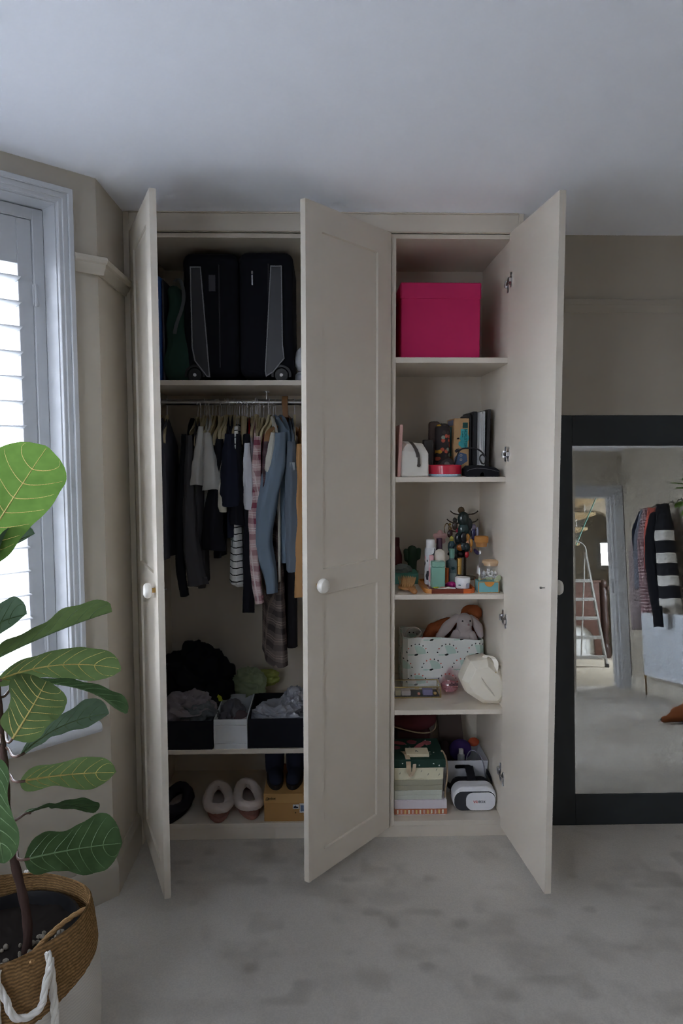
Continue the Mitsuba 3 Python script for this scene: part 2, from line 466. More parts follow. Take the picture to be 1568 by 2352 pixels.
def door(x, sgn, w, ang, hinges, lab):
    """hinged at x; sgn +1: free edge towards +x when closed. Local frame: along the width, outward normal, up"""
    a = ang
    e = np.array([sgn * math.cos(a), -math.sin(a), 0])
    n = np.array([-sgn * math.sin(a), -math.cos(a), 0])
    o = np.array([x, 0, 0.0])
    S = .0855

    def pocket(z0, z1):
        d = .008
        pts = []
        for y, g in ((.004, .0), (-.0075, .0045)):
            for u in (S - .002 + g, w - S + .002 - g):
                for z in (z0 + g, z1 - g):
                    pts.append((u, y, z))
        return m3.Manifold.hull_points(np.array(pts))
    body = m3.Manifold.cube((w, TH, ZT - ZB)).translate((0, -TH, ZB))
    panels = ((1.172, 2.336), (.144, 1.086))
    for z0, z1 in panels:
        body = body - pocket(z0, z1)
    d = part(WD, 'door', frame_mesh(body, o, e, n), GREIGE, 'satin', 20, label=lab)
    for z0, z1 in panels:
        part(d, 'panel', frame_mesh(cb(S + .0028, w - S - .0028, -.0088, -.0068, z0 + .0048, z1 - .0048, .0003), o, e, n), GREIGE, 'satin')
    u, z = w - .055, 1.122
    part(d, 'knob_stem', frame_mesh(cyl((u, -.001, z), (u, .014, z), .0085, 16), o, e, n), (190, 150, 80), 'metal', label='brass knob stem')
    t = np.linspace(-1, 1, 13)
    prof = [(0, .012), (.013, .012), (.0225, .015), (.026, .022), (.026, .029), (.022, .036), (.012, .0395), (0, .040)]
    k = lathe(prof, n=28)
    k.apply_transform(np.array([[1, 0, 0, u], [0, 0, 1, 0], [0, 1, 0, z], [0, 0, 0, 1.0]]))
    part(d, 'knob', frame_mesh(k, o, e, n), (232, 228, 218), 'gloss', label='cream ceramic knob')
    sc = cat(cyl((u, -TH + .001, z), (u, -TH - .012, z), .0016, 8), cyl((u, -TH - .012, z), (u, -TH - .017, z), .004, 10))
    part(d, 'screw', frame_mesh(sc, o, e, n), (120, 118, 115), 'metal')
    for hz in hinges:
        cup = cat(cyl((.024, -TH + .001, hz), (.024, -TH - .003, hz), .0175, 20), cb(.012, .036, -TH - .012, -TH - .002, hz - .008, hz + .008))
        part(d, 'hinge_cup', frame_mesh(cup, o, e, n), CHROME, 'metal')
        for s in (-1, 1):
            part(d, 'hinge_wing', frame_mesh(cyl((.030, -TH + .001, hz + s * .022), (.030, -TH - .004, hz + s * .022), .007, 14), o, e, n), CHROME, 'metal')
    return o, e, n


HZ = (2.242, 1.578, .916, .270)
door(-.7326, 1, .4961, 1.1937, (), 'shaker door standing open beside the bay window')
door(.2639, -1, .4961, .8684, (), 'shaker door half open between the two compartments')
door(.7412, -1, .4674, 1.6613, HZ, 'plain inner face of the door swung open before the mirror')
for hz in HZ:
    h = part(WD, 'hinge', cat(cb(.7275, .7320, .030, .060, hz - .030, hz + .030, .001), cb(.7180, .7285, .012, .072, hz - .008, hz + .008, .002)), CHROME, 'metal', label='chrome concealed hinge')
    part(h, 'arm', cb(.7150, .7290, -.014, .016, hz - .007, hz + .007, .002), CHROME, 'metal')
    part(h, 'screw_boss', cyl((.721, .048, hz - .013), (.721, .048, hz + .013), .006), CHROME, 'metal')

# ---------------------------------------------------------------- right compartment: things on the shelves
BLACK = (34, 34, 37)
GOLD = (212, 165, 82)
z = SH['r1']
k = thing('storage_box', 'large bright pink storage box with lid on the top shelf', 'box')
part(k, 'body', cb(.312, .628, .085, .40, z, z + .245, .003), (206, 34, 92), 'matte')
part(k, 'lid', cb(.309, .631, .082, .403, z + .236, z + .301, .004), (208, 36, 94), 'matte')

# second shelf
z = SH['r2']
nb = cb(.296, .309, .055, .22, z, z + .208, .001)
solo('notebook', turn(nb, 2.6, (.309, .1, z), (0, 1, 0)), (205, 158, 150), 'matte', 'thin pale pink notebook standing against the left side of the second shelf', 'notebook')
k = thing('toiletry_bag', 'off-white toiletry bag with a dark zip beside the red tin', 'bag')
pts = [(x, y, zz) for x, zx in ((.318, .102), (.416, .092)) for y, zz in ((.065, z + .006), (.075, z + zx), (.22, z + .006), (.21, z + .125))] + [(.330, .14, z + .137), (.402, .14, z + .128), (.340, .095, z + .126), (.398, .095, z + .116)]
bag = m3.Manifold.batch_hull([m3.Manifold.sphere(.007, 16).translate((p[0], p[1], max(p[2], z + .0071))) for p in pts])
part(k, 'body', bag, (214, 210, 200), 'cloth', 40)
zp = spline([(.352, .20, z + .138), (.356, .14, z + .1425), (.362, .095, z + .131), (.374, .066, z + .105), (.380, .0555, z + .078)], 20)
R = np.array([[q + np.array([dx, dy, 0]) for dx, dy in ((-.007, -.001), (.007, -.001), (.007, .004), (-.007, .004))] for q in zp])
part(k, 'zip', loft(R), (70, 64, 60), 'satin', label='dark zip strip')
part(k, 'zip_pull', cat(cb(.377, .387, .0525, .0565, z + .050, z + .078, .001), cyl((.382, .0535, z + .046), (.382, .0565, z + .046), .0075, 14)), (120, 116, 112), 'metal', label='metal zip pull')
k = thing('round_tin', 'round red tin with a pale blue base at the front of the second shelf', 'tin')
part(k, 'base', lathe([(0, z), (.065, z), (.067, z + .002), (.067, z + .013), (0, z + .013)], (.498, .128, 0), 48), (168, 200, 215), 'satin', label='pale blue base')
part(k, 'lid', lathe([(.0, z + .010), (.0685, z + .010), (.0685, z + .044), (.066, z + .0465), (.058, z + .0465), (.056, z + .045), (0, z + .045)], (.498, .128, 0), 48), (206, 32, 58), 'gloss', label='glossy red lid')


def floral_fn(p, n, uv):
    d1, d2, r = mikit.voronoi(p.x * 42 + p.y * 30, p.z * 42)
    c = dr.select(r < 0.25, 1.0, 0.0)
    col = mix(C3((66, 58, 55)), C3((190, 90, 70)), c)
    col = mix(col, C3((205, 160, 60)), dr.select((r > 0.3) & (r < 0.42), 1.0, 0.0))
    col = mix(col, C3((150, 165, 150)), dr.select((r > 0.5) & (r < 0.62), 1.0, 0.0))
    return mix(col, C3((52, 46, 46)), smoothstep(0.28, 0.42, d1))


scene['floral'] = pr(proc(floral_fn), 0.8)


def slab(x0, x1, y0, y1, z0, z1, r, lean=0):
    return turn(cat(rb(x0, x1, y0, y1, z0, z1, r)), lean, ((x0 + x1) / 2, y0, z0), (0, 1, 0))


k = solo('pouch', slab(.484, .548, .27, .33, z, z + .222, .024), None, 'floral', 'dark flower-patterned pouch standing next to the cardboard box', 'pouch')
solo('pouch', slab(.470, .515, .36, .42, z, z + .235, .012), (98, 82, 76), 'cloth', 'brown pouch at the back behind the flower-patterned pouch', 'pouch')
k = thing('hard_drive_case', 'tall dark grey case behind the off-white toiletry bag', 'case')
part(k, 'body', slab(.428, .468, .25, .30, z, z + .152, .006), (62, 58, 56), 'satin')
part(k, 'side_strip', cb(.4655, .4685, .248, .252, z + .01, z + .14, .0005), (110, 104, 100), 'satin')
k = thing('round_case', 'small round dark case peeking over the red tin', 'case')
part(k, 'shell', lathe([(0, -.02), (.030, -.02), (.038, -.008), (.038, .008), (.030, .02), (0, .02)], n=28).apply_transform(trimesh.transformations.rotation_matrix(PI / 2, (1, 0, 0))).apply_translation((.520, .225, z + .0385)), (58, 52, 52), 'satin')
part(k, 'dial', lathe([(0, 0), (.011, 0), (.011, .004), (0, .004)], n=20).apply_transform(trimesh.transformations.rotation_matrix(PI / 2, (1, 0, 0))).apply_translation((.520, .205, z + .048)), (110, 106, 104), 'satin')
# cardboard box with printed front
k = thing('cardboard_box', 'upright brown cardboard box with turquoise print on the second shelf', 'box')
part(k, 'body', cb(.563, .628, .281, .46, z, z + .244, .001), (200, 158, 108), 'matte')
y = .2805
part(k, 'print', poly_xz(Point(.608, z + .160).buffer(.020).union(sbox(.592, z + .118, .622, z + .198)).union(Point(.594, z + .135).buffer(.012)), y, y + .001), (62, 175, 178), 'matte', label='turquoise printed patch')
part(k, 'print', poly_xz(sbox(.600, z + .202, .622, z + .226), y - .0002, y + .001), (44, 88, 84), 'matte', label='dark green printed square')
part(k, 'print', poly_xz(Polygon([(.566, z + .075), (.590, z + .098), (.618, z + .090), (.622, z + .060), (.600, z + .046), (.572, z + .020), (.566, z + .040)]), y - .0002, y + .001), (84, 108, 148), 'matte', label='blue printed patch')
for q in ((.594, z + .085), (.594, z + .066)):
    part(k, 'print', poly_xz(Point(q).buffer(.0055).difference(Point(q).buffer(.003)), y - .0006, y + .0004), (200, 190, 180), 'matte')
part(k, 'lettering', text('NON:STOP', .011, (.613, y, z + .158), 90, .0008, True), (28, 98, 104), 'matte')
part(k, 'lettering', text('BLANK', .006, (.6005, y, z + .176), 90, .0008, True), (28, 98, 104), 'matte')
part(k, 'hole', poly_xz(Point(.581, z + .155).buffer(.006).intersection(sbox(.57, z + .154, .60, z + .17)), y - .0003, y + .001), (40, 32, 28), 'matte')
part(k, 'label', bx(.5622, .5632, .30, .44, z + .215, z + .238), (128, 128, 150), 'matte', label='grey printed strip')
part(k, 'label', bx(.5622, .5632, .34, .44, z + .08, z + .21), (92, 150, 165), 'matte', label='blue printed side')
for i, (x0, x1, yy, h) in enumerate(((.6295, .640, .285, .262), (.641, .660, .265, .272))):
    solo('ring_binder', cb(x0, x1, yy, .50, z, z + h, .003), ((36, 35, 38), (26, 27, 31))[i], 'satin', ('thin black binder touching the cardboard box', 'thicker black binder touching the silver laptops')[i], 'binder')
for i, (x0, h) in enumerate(((.6612, .268), (.6702, .262), (.6792, .272))):
    k = thing('laptop', ('closed silver laptop on edge next to the black binder', 'closed silver laptop on edge between two others', 'closed silver laptop on edge next to the black folder')[i], 'laptop')
    part(k, 'base', cb(x0, x0 + .0048, .225 + .006 * i, .42, z, z + h, .0015), (196, 197, 201), 'gloss')
    part(k, 'lid', cb(x0 + .0053, x0 + .0083, .226 + .006 * i, .42, z, z + h, .001), (222, 223, 226), 'gloss')
solo('folder', turn(cb(.6895, .7035, .23, .48, z, z + .280, .003), 1.6, (.69, .3, z), (0, 1, 0)), (42, 40, 42), 'satin', 'black folder leaning against the right side of the second shelf', 'folder')
k = thing('zip_case', 'flat black zipped case at the front right of the second shelf', 'case')
arch = Polygon([(.575, z), (.575, z + .030), (.590, z + .043), (.640, z + .045), (.690, z + .037), (.708, z + .026), (.710, z), (.652, z), (.647, z + .014), (.640, z + .018), (.633, z + .014), (.628, z)])
part(k, 'body', poly_xz(arch.buffer(-.003).buffer(.003), .06, .16), (30, 30, 33), 'cloth')
part(k, 'zip', tube(spline([(.577, .0595, z + .022), (.60, .0590, z + .031), (.65, .0585, z + .032), (.706, .0592, z + .020)], 16), .0014, 6), (70, 70, 74), 'satin')
k = thing('charging_cable', 'black cable looped over the black zipped case', 'cable')
scene[k] = shape(tube(spline([(.550, .20, z + .046), (.556, .18, z + .075), (.572, .18, z + .108), (.60, .19, z + .115), (.64, .19, z + .113), (.672, .19, z + .090), (.679, .18, z + .060), (.668, .17, z + .049), (.652, .17, z + .070), (.666, .185, z + .088), (.684, .19, z + .070), (.688, .17, z + .049)], 70), .0032, 8), BLACK, 'satin', 60)
part(k, 'plug', tube([(.552, .182, z + .100), (.560, .182, z + .107), (.568, .182, z + .108)], .006, 10), BLACK, 'satin')

# third shelf
z = SH['r3']


def tray_fn(p, n, uv):
    g = fbm(p.x * 25, p.y * 400 + p.x * 30, p.z * 300, 3)
    return (0.7 + 0.6 * g) * dr.select(p.x < .437, C3((196, 132, 66)), dr.select(p.x < .566, C3((112, 46, 30)), C3((190, 92, 40))))


scene['traywood'] = pr(proc(tray_fn), 0.35, clearcoat=.3)
k = thing('wooden_tray', 'striped wooden tray with rounded corners holding bottles and tubes', 'tray')
outer = sbox(.410, .046, .618, .300).buffer(-.03).buffer(.03)
base = trimesh.creation.extrude_polygon(outer, .008).apply_translation((0, 0, z))
part(k, 'base', base, None, 'traywood')
rim = trimesh.creation.extrude_polygon(outer.difference(outer.buffer(-.007)), .014).apply_translation((0, 0, z + .004))
part(k, 'rim', rim, None, 'traywood')
zt = z + .008
k = thing('hair_brush', 'wooden paddle hairbrush with pins lying at the front left of the third shelf', 'hairbrush')
hd = [m3.Manifold.sphere(1, 28).scale((.037, .050, .011)).translate((.345, .125, z + .013))]
part(k, 'paddle', hd[0], (178, 120, 62), 'satin', 60)
part(k, 'handle', tube(spline([(.353, .084, z + .012), (.360, .060, z + .012), (.367, .030, z + .012), (.369, .022, z + .012)], 16), [.010, .009, .0085, .009, .0095, .010, .0105, .011, .0115, .012, .012, .012, .0115, .011, .009, .003], 14), (172, 112, 56), 'satin', 60)
br = []
for i in range(-4, 5):
    for j in range(-5, 6):
        if (i / 4.6) ** 2 + (j / 5.6) ** 2 < 1:
            q = np.array([.345 + i * .0068, .125 + j * .0078, z + .021])
            br.append(tube([q, q + np.array([i * .0022, j * .0012, .034])], [.0011, .0007], 5))
part(k, 'pins', cat(*br), (196, 150, 92), 'satin', kind='stuff')
k = thing('tissue_box', 'turquoise box with crumpled grey tissue behind the hairbrush', 'box')
part(k, 'box', cat(cb(.299, .412, .268, .40, z, z + .046, .001)), (82, 150, 132), 'matte')
part(k, 'tissue', crumple((.345, .32, z + .052), (.042, .035, .026), 3, .4, 3, flat=z + .0465), (128, 138, 132), 'matte', label='crumpled grey tissue')
cac = blob([(((.405, .44, z + .02), .020), ((.405, .44, z + .125), .023)), (((.405, .44, z + .07), .012), ((.380, .44, z + .085), .012)), (((.380, .44, z + .085), .012), ((.377, .44, z + .120), .013)),
            (((.405, .44, z + .08), .011), ((.432, .44, z + .092), .011)), (((.432, .44, z + .092), .011), ((.434, .44, z + .125), .012))], .008, 6)
k = thing('cactus_ornament', 'dark green cactus-shaped ornament at the back of the third shelf', 'ornament')
part(k, 'body', cac, (44, 74, 54), 'satin', 60)
part(k, 'pot', lathe([(0, z), (.024, z), (.030, z + .03), (.027, z + .03), (.022, z + .01), (0, z + .01)], (.405, .44, 0), 24), (96, 110, 84), 'satin')
k = thing('red_bottle', 'dark red bottle in the back left corner of the third shelf', 'bottle')
part(k, 'body', lathe([(0, z), (.024, z), (.026, z + .01), (.026, z + .10), (.016, z + .13), (.012, z + .145), (0, z + .145)], (.335, .46, 0), 24), (98, 34, 38), 'satin')
part(k, 'cap', lathe([(0, z + .143), (.014, z + .143), (.014, z + .178), (.011, z + .182), (0, z + .182)], (.335, .46, 0), 20), (84, 28, 34), 'satin')


def spray_fn(p, n, uv):
    f = fbm(p.x * 55, p.z * 40, p.y * 55, 2)
    g = noise(p.x * 70 + 9, p.z * 22, p.y * 70)
    c = mix(C3((222, 224, 228)), C3((58, 60, 70)), smoothstep(.66, .70, f))
    return mix(c, C3((222, 160, 168)), smoothstep(.78, .82, g))


scene['spray_print'] = pr(proc(spray_fn), 0.3)
k = thing('spray_can', 'tall white spray can with dark speckles at the left of the wooden tray', 'can')
c0 = (.456, .222, 0)
part(k, 'body', lathe([(0, zt), (.023, zt), (.0245, zt + .003), (.0245, zt + .150), (.022, zt + .157), (.018, zt + .158), (0, zt + .158)], c0, 32), None, 'spray_print')
part(k, 'cap', lathe([(0, zt + .156), (.0195, zt + .156), (.019, zt + .190), (.016, zt + .193), (0, zt + .193)], c0, 28), (228, 228, 230), 'satin')
k = thing('lotion_tube', 'slim pink and white tube standing between the spray can and the green bottle', 'tube')
part(k, 'body', cb(.444, .463, .168, .182, zt + .018, zt + .132, .003), (226, 172, 178), 'satin')
part(k, 'cap', lathe([(0, zt), (.009, zt), (.009, zt + .018), (0, zt + .018)], (.4535, .175, 0), 20), (232, 230, 230), 'satin', label='white cap')
part(k, 'label', cb(.446, .456, .1672, .1688, zt + .080, zt + .108, .0002), (236, 236, 236), 'satin')
k = thing('deodorant', 'deodorant with a domed cream cap behind the green bottle', 'deodorant')
c0 = (.494, .205, 0)
part(k, 'body', lathe([(0, zt), (.020, zt), (.024, zt + .005), (.025, zt + .075), (0, zt + .075)], c0, 28), (224, 218, 206), 'satin')
part(k, 'cap', lathe([(.0, zt + .074), (.0258, zt + .074), (.0262, zt + .110), (.0245, zt + .130), (.019, zt + .145), (.009, zt + .152), (0, zt + .153)], c0, 32), (224, 216, 200), 'satin')
part(k, 'mark', poly_xz(Point(.494, zt + .102).buffer(.0035, 4), c0[1] - .0268, c0[1] - .0255), (150, 60, 70), 'matte')
k = thing('tin_bottle', 'square mint green metal bottle at the front of the wooden tray', 'bottle')
tb = rb(.447, .504, .118, .160, zt, zt + .088, .006)
part(k, 'body', tb, (122, 176, 156), 'gloss', 50)
part(k, 'lid', rb(.4475, .5035, .1185, .1595, zt + .0885, zt + .112, .005), (128, 180, 160), 'gloss', 50)
k = thing('perfume_bottle', 'tall perfume bottle with a purple cap behind the cream-capped deodorant', 'bottle')
c0 = (.502, .272, 0)
part(k, 'body', lathe([(0, zt), (.018, zt), (.018, zt + .125), (.012, zt + .135), (0, zt + .135)], c0, 24), (92, 76, 92), 'gloss')
part(k, 'cap', lathe([(0, zt + .133), (.0135, zt + .133), (.0125, zt + .190), (.010, zt + .193), (0, zt + .193)], c0, 24), (74, 40, 66), 'gloss')
k = thing('hair_flower', 'pale pink fabric flower above the purple perfume cap', 'hair clip')
for i in range(5):
    a = i * 2 * PI / 5
    part(k, 'petal', m3.Manifold.sphere(1, 16).scale((.014, .006, .020)).rotate((0, math.degrees(a), 0)).translate((.522 + .014 * math.sin(a), .375, z + .192 + .014 * math.cos(a))), (196, 150, 146), 'cloth', 60)
part(k, 'clip', cyl((.522, .380, z), (.522, .380, z + .185), .002, 6), (120, 110, 100), 'metal')
k = thing('glass_bottle', 'dark teal glass bottle with a star print on the tray', 'bottle')
c0 = (.551, .235, 0)
part(k, 'body', lathe([(0, zt), (.026, zt), (.028, zt + .004), (.028, zt + .088), (.022, zt + .098), (.012, zt + .104), (.0105, zt + .112), (0, zt + .112)], c0, 36), (86, 112, 116), 'gloss')
part(k, 'neck', lathe([(0, zt + .111), (.0115, zt + .111), (.0115, zt + .150), (0, zt + .150)], c0, 24), (104, 160, 142), 'satin', label='mint neck')
st = [(.551 + (.011 if i % 2 == 0 else .005) * math.sin(i * PI / 8), zt + .070 + (.011 if i % 2 == 0 else .005) * math.cos(i * PI / 8)) for i in range(16)]
part(k, 'star', poly_xz(Polygon(st), c0[1] - .0290, c0[1] - .0265), (34, 66, 70), 'matte')
part(k, 'label', poly_xz(sbox(.537, zt + .012, .565, zt + .048), c0[1] - .0285, c0[1] - .0255), (130, 150, 150), 'matte')
solo('lip_balm', lathe([(0, zt), (.008, zt), (.008, zt + .050), (.0085, zt + .050), (.0085, zt + .074), (0, zt + .074)], (.522, .190, 0), 20), (206, 104, 40), 'satin', 'slim orange stick between the mint bottle and the teal glass bottle', 'lip balm')
k = thing('perfume_atomiser', 'small glass perfume bottle with a tall gold cap behind the white jar', 'bottle')
c0 = (.570, .165, 0)
part(k, 'cap', lathe([(0, zt + .052), (.010, zt + .052), (.010, zt + .082), (.0085, zt + .083), (.0085, zt + .085), (.0098, zt + .086), (.0098, zt + .118), (.008, zt + .120), (0, zt + .120)], c0, 24), GOLD, 'metal', label='gold cap')
part(k, 'flask', lathe([(0, zt), (.022, zt), (.023, zt + .003), (.023, zt + .032), (.014, zt + .048), (.008, zt + .052)], c0, 28), None, 'clear', 50)
k = thing('cream_jar', 'white cream jar with a screw lid at the front of the tray', 'jar')
c0 = (.574, .108, 0)
part(k, 'base', lathe([(0, zt), (.022, zt), (.028, zt + .006), (.0295, zt + .030), (0, zt + .030)], c0, 36), (232, 232, 235), 'satin')
part(k, 'lid', lathe([(0, zt + .029), (.0312, zt + .029), (.0312, zt + .046), (.029, zt + .0485), (0, zt + .0485)], c0, 40), (236, 236, 239), 'satin')
part(k, 'label', poly_xz(sbox(.583, zt + .008, .596, zt + .026), c0[1] - .0275, c0[1] - .020), (150, 152, 165), 'matte')
part(k, 'label', poly_xz(sbox(.553, zt + .018, .562, zt + .021), c0[1] - .0275, c0[1] - .02), (70, 110, 120), 'matte')


def lying_tube(k, p, q, col, capcol, w=.016, squash=.55):
    p, q = np.array(p, float), np.array(q, float)
    d = (q - p) / np.linalg.norm(q - p)
    s = np.cross(d, (0, 0, 1))
    s /= np.linalg.norm(s)
    t = np.linspace(0, 2 * PI, 20, endpoint=False)
    R = []
    for u, a, b in ((0, w * 1.15, .001), (.02, w * 1.15, .0015), (.4, w, w * squash * .8), (.85, w * .9, w * squash), (1, w * .55, w * squash * .8)):
        c = p + (q - p) * u
        c[2] = p[2] + b
        R.append([c + a * math.cos(x) * s + np.array([0, 0, b * math.sin(x)]) for x in t])
    part(k, 'body', loft(np.array(R)), col, 'satin', 60)
    c = q + np.array([0, 0, w * squash * .8])
    part(k, 'cap', tube([c - d * .002, c + d * .016, c + d * .017], [w * .55, w * .5, w * .3], 16), capcol, 'satin')


k = thing('cream_tube', 'magenta tube leaning on the tray behind the white jar', 'tube')
lying_tube(k, (.512, .185, zt), (.545, .135, zt), (178, 26, 112), (160, 20, 100), .015, .8)
k = thing('cream_tube', 'white tube with yellow print lying along the front of the tray', 'tube')
lying_tube(k, (.452, .082, zt), (.522, .076, zt), (226, 222, 208), (236, 236, 236), .013)
part(k, 'print', turn(cb(.450, .470, .070, .090, zt + .0105, zt + .0118, .0003), -4, (.46, .08, zt), (0, 1, 0)), (204, 204, 60), 'satin', label='yellow print')
part(k, 'print', cb(.476, .500, .071, .082, zt + .0120, zt + .0137, .0003), (206, 140, 120), 'satin')
# carafe
k = thing('glass_carafe', 'clear glass carafe with a cork stopper at the right of the third shelf', 'carafe')
c0 = (.678, .238, 0)
part(k, 'vessel', lathe([(0, z + .003), (.040, z + .002), (.049, z + .008), (.051, z + .035), (.047, z + .078), (.034, z + .116), (.026, z + .136), (.0245, z + .160), (.028, z + .186), (.0285, z + .187)], c0, 48), None, 'clear', 60)
part(k, 'stopper', lathe([(0, z + .166), (.0225, z + .166), (.0245, z + .182), (.0285, z + .186), (.030, z + .191), (.030, z + .208), (.028, z + .211), (0, z + .211)], c0, 36), (206, 138, 66), 'matte', label='cork stopper')
k = thing('shell_jar', 'small glass jar of white shells with a cork lid behind the turquoise box', 'jar')
c0 = (.706, .178, 0)
part(k, 'glass', lathe([(0, z + .002), (.036, z + .001), (.040, z + .006), (.040, z + .078), (.034, z + .090), (.031, z + .096), (.031, z + .104)], c0, 40), None, 'clear', 60)
part(k, 'lid', lathe([(0, z + .094), (.029, z + .094), (.030, z + .103), (.036, z + .104), (.0365, z + .113), (.034, z + .116), (0, z + .116)], c0, 36), (214, 178, 136), 'matte', label='cork lid')
rng = np.random.default_rng(4)
sh = []
for i in range(150):
    a, r, h = rng.uniform(0, 2 * PI), .032 * math.sqrt(rng.uniform()), rng.uniform(.006, .066)
    m = trimesh.creation.icosphere(subdivisions=1, radius=.0055)
    m.vertices *= rng.uniform(.6, 1.2, 3)
    sh.append(m.apply_translation((c0[0] + r * math.cos(a), c0[1] + r * math.sin(a), z + h)))
part(k, 'shells', cat(*sh), (226, 228, 226), 'matte', 60, kind='stuff')
k = thing('trinket_box', 'small turquoise box with gilt edges and an orange flap at the front right', 'box')
tx0, tx1, ty0, ty1, th = .629, .711, .052, .125, .046
part(k, 'body', cb(tx0, tx1, ty0, ty1, z, z + th, .001), (104, 168, 172), 'satin')
for x in (tx0, tx1):
    for yy in (ty0, ty1):
        part(k, 'edge', cb(x - .0015, x + .0015, yy - .0015, yy + .0015, z, z + th, .0004), (186, 128, 62), 'satin')
for zz in (z + .0015, z + th - .001):
    for yy in (ty0, ty1):
        part(k, 'edge', cb(tx0, tx1, yy - .0015, yy + .0015, zz - .0014, zz + .0014, .0004), (186, 128, 62), 'satin')
part(k, 'flap', poly_xz(Point(.672, z + th).buffer(.020).intersection(sbox(.6, z, .8, z + th)), ty0 - .0035, ty0 - .0008), (206, 132, 50), 'satin', label='orange half-round flap')
k = thing('jade_roller', 'green jade face roller with gilt fittings lying on the turquoise box', 'roller')
zz = z + th + .008
part(k, 'handle', tube([(.664, .080, zz), (.690, .082, zz)], [.0062, .0055], 14), (168, 178, 138), 'gloss')
part(k, 'roller', tube([(.700, .062, zz - .010), (.704, .066, zz - .008), (.718, .080, zz + .004), (.722, .084, zz + .008)], [.008, .0105, .0105, .008], 16), (176, 188, 150), 'gloss')
part(k, 'roller', tube([(.636, .070, zz), (.638, .076, zz), (.640, .090, zz), (.641, .094, zz)], [.005, .0065, .0065, .005], 14), (170, 182, 142), 'gloss')
part(k, 'fork', tube(spline([(.690, .082, zz), (.698, .078, zz), (.698, .064, zz - .006), (.700, .061, zz - .010)], 12), .0012, 6), GOLD, 'metal')
part(k, 'fork', tube(spline([(.664, .080, zz), (.652, .078, zz), (.650, .068, zz), (.637, .066, zz)], 12), .0012, 6), GOLD, 'metal')

# jewellery stand with hanging pieces
k = thing('jewellery_stand', 'dark jewellery stand at the back of the third shelf', 'stand')
JX, JY = .640, .40
part(k, 'base', lathe([(0, z), (.05, z), (.05, z + .008), (.012, z + .014), (0, z + .014)], (JX, JY, 0), 28), (66, 54, 44), 'satin')
part(k, 'pole', cyl((JX, JY, z + .010), (JX, JY, z + .300), .006, 12), (72, 60, 48), 'satin')
for zz, sp in ((.296, .052), (.258, .066), (.218, .060)):
    part(k, 'arm', tube(spline([(JX - sp - .02, JY - .02, z + zz + .014), (JX - sp, JY - .01, z + zz), (JX, JY, z + zz - .004), (JX + .035, JY - .01, z + zz), (JX + .052, JY - .02, z + zz + .014)], 20), .0028, 8), (72, 60, 48), 'satin')
part(k, 'finial', lathe([(0, z + .292), (.010, z + .297), (.016, z + .310), (.010, z + .324), (0, z + .328)], (JX - .02, JY, 0), 20), (96, 74, 50), 'satin')


def drop(x, zz, pieces, label, y=JY - .025, group=None, noun='earring'):
    """a hanging piece of jewellery: a wire and beads (dz, radius, stretch, colour)"""
    k = thing(noun, label, noun)
    lo = min(p[0] for p in pieces)
    part(k, 'wire', tube([(x, y + .006, z + zz), (x, y, z + zz - .006), (x, y, z + zz + lo)], .0009, 5), (140, 120, 80), 'metal')
    for dz, r, s, c in pieces:
        m = trimesh.creation.icosphere(subdivisions=2, radius=1)
        m.vertices *= (r, r * .6, r * s)
        part(k, 'bead', m.apply_translation((x, y, z + zz + dz)), c, 'gloss', 60)


drop(.566, .262, [(-.012, .006, 1, (150, 120, 50)), (-.030, .008, 1.2, (120, 95, 45)), (-.055, .012, 1.5, (62, 36, 36))], 'gilt drop earring with a dark red bead at the left of the stand')
drop(.572, .205, [(-.02, .009, 1.5, (190, 180, 60)), (-.055, .017, 1.7, (52, 92, 104))], 'earring with a yellow bead above a blue-grey oval', JY - .035)
drop(.598, .235, [(-.01, .008, 1.4, (190, 40, 62)), (-.04, .006, 2.4, (170, 130, 44))], 'crimson and gold drop earring in the middle of the stand')
drop(.622, .290, [(-.015, .026, 1.3, (30, 46, 44)), (-.065, .024, 1.5, (36, 66, 66))], 'large dark green double pendant at the centre of the stand', JY - .045, None, 'pendant')
drop(.640, .215, [(-.02, .010, 1.6, (206, 140, 48)), (-.05, .008, 2.0, (232, 170, 130))], 'orange and peach leaf earring right of centre', JY - .055)
drop(.606, .170, [(-.02, .016, 1.0, (214, 116, 34)), (-.05, .010, 1.2, (52, 40, 40))], 'earring with a round orange disc', JY - .06)
drop(.636, .168, [(-.018, .014, 1.5, (26, 44, 46)), (-.05, .010, 1.5, (196, 40, 48))], 'dark drop earring with a red tip low on the stand', JY - .06)
drop(.672, .250, [(-.012, .012, 1.1, (130, 120, 140)), (-.045, .010, 3.0, (44, 40, 92)), (-.075, .004, 2.0, (205, 205, 210))], 'navy tassel earring at the right of the stand')
drop(.690, .245, [(-.03, .006, 4.0, (150, 150, 178)), (-.06, .006, 2.5, (60, 56, 120))], 'grey and violet tassel earring farthest right')
drop(.585, .285, [(-.015, .010, 1.2, (40, 36, 30)), (-.04, .012, 1.6, (58, 48, 40))], 'brown beaded earring hanging from the top arm, left of the green pendant', JY - .04)
drop(.604, .200, [(-.015, .018, 1.6, (30, 40, 40)), (-.055, .020, 1.3, (28, 34, 36))], 'large black-green pendant below the crimson earring', JY - .03, None, 'pendant')
drop(.650, .270, [(-.02, .016, 1.8, (34, 40, 42)), (-.06, .012, 1.8, (40, 50, 54))], 'dark grey long pendant right of the green pendant', JY - .03, None, 'pendant')
drop(.588, .150, [(-.012, .016, 1.3, (24, 46, 48)), (-.040, .014, 1.2, (22, 30, 32))], 'dark teal bead earring beside the round orange disc', JY - .05)
drop(.655, .185, [(-.015, .008, 2.4, (200, 130, 40)), (-.045, .007, 2.0, (150, 92, 40))], 'slim amber leaf earring hanging low at the right', JY - .06)
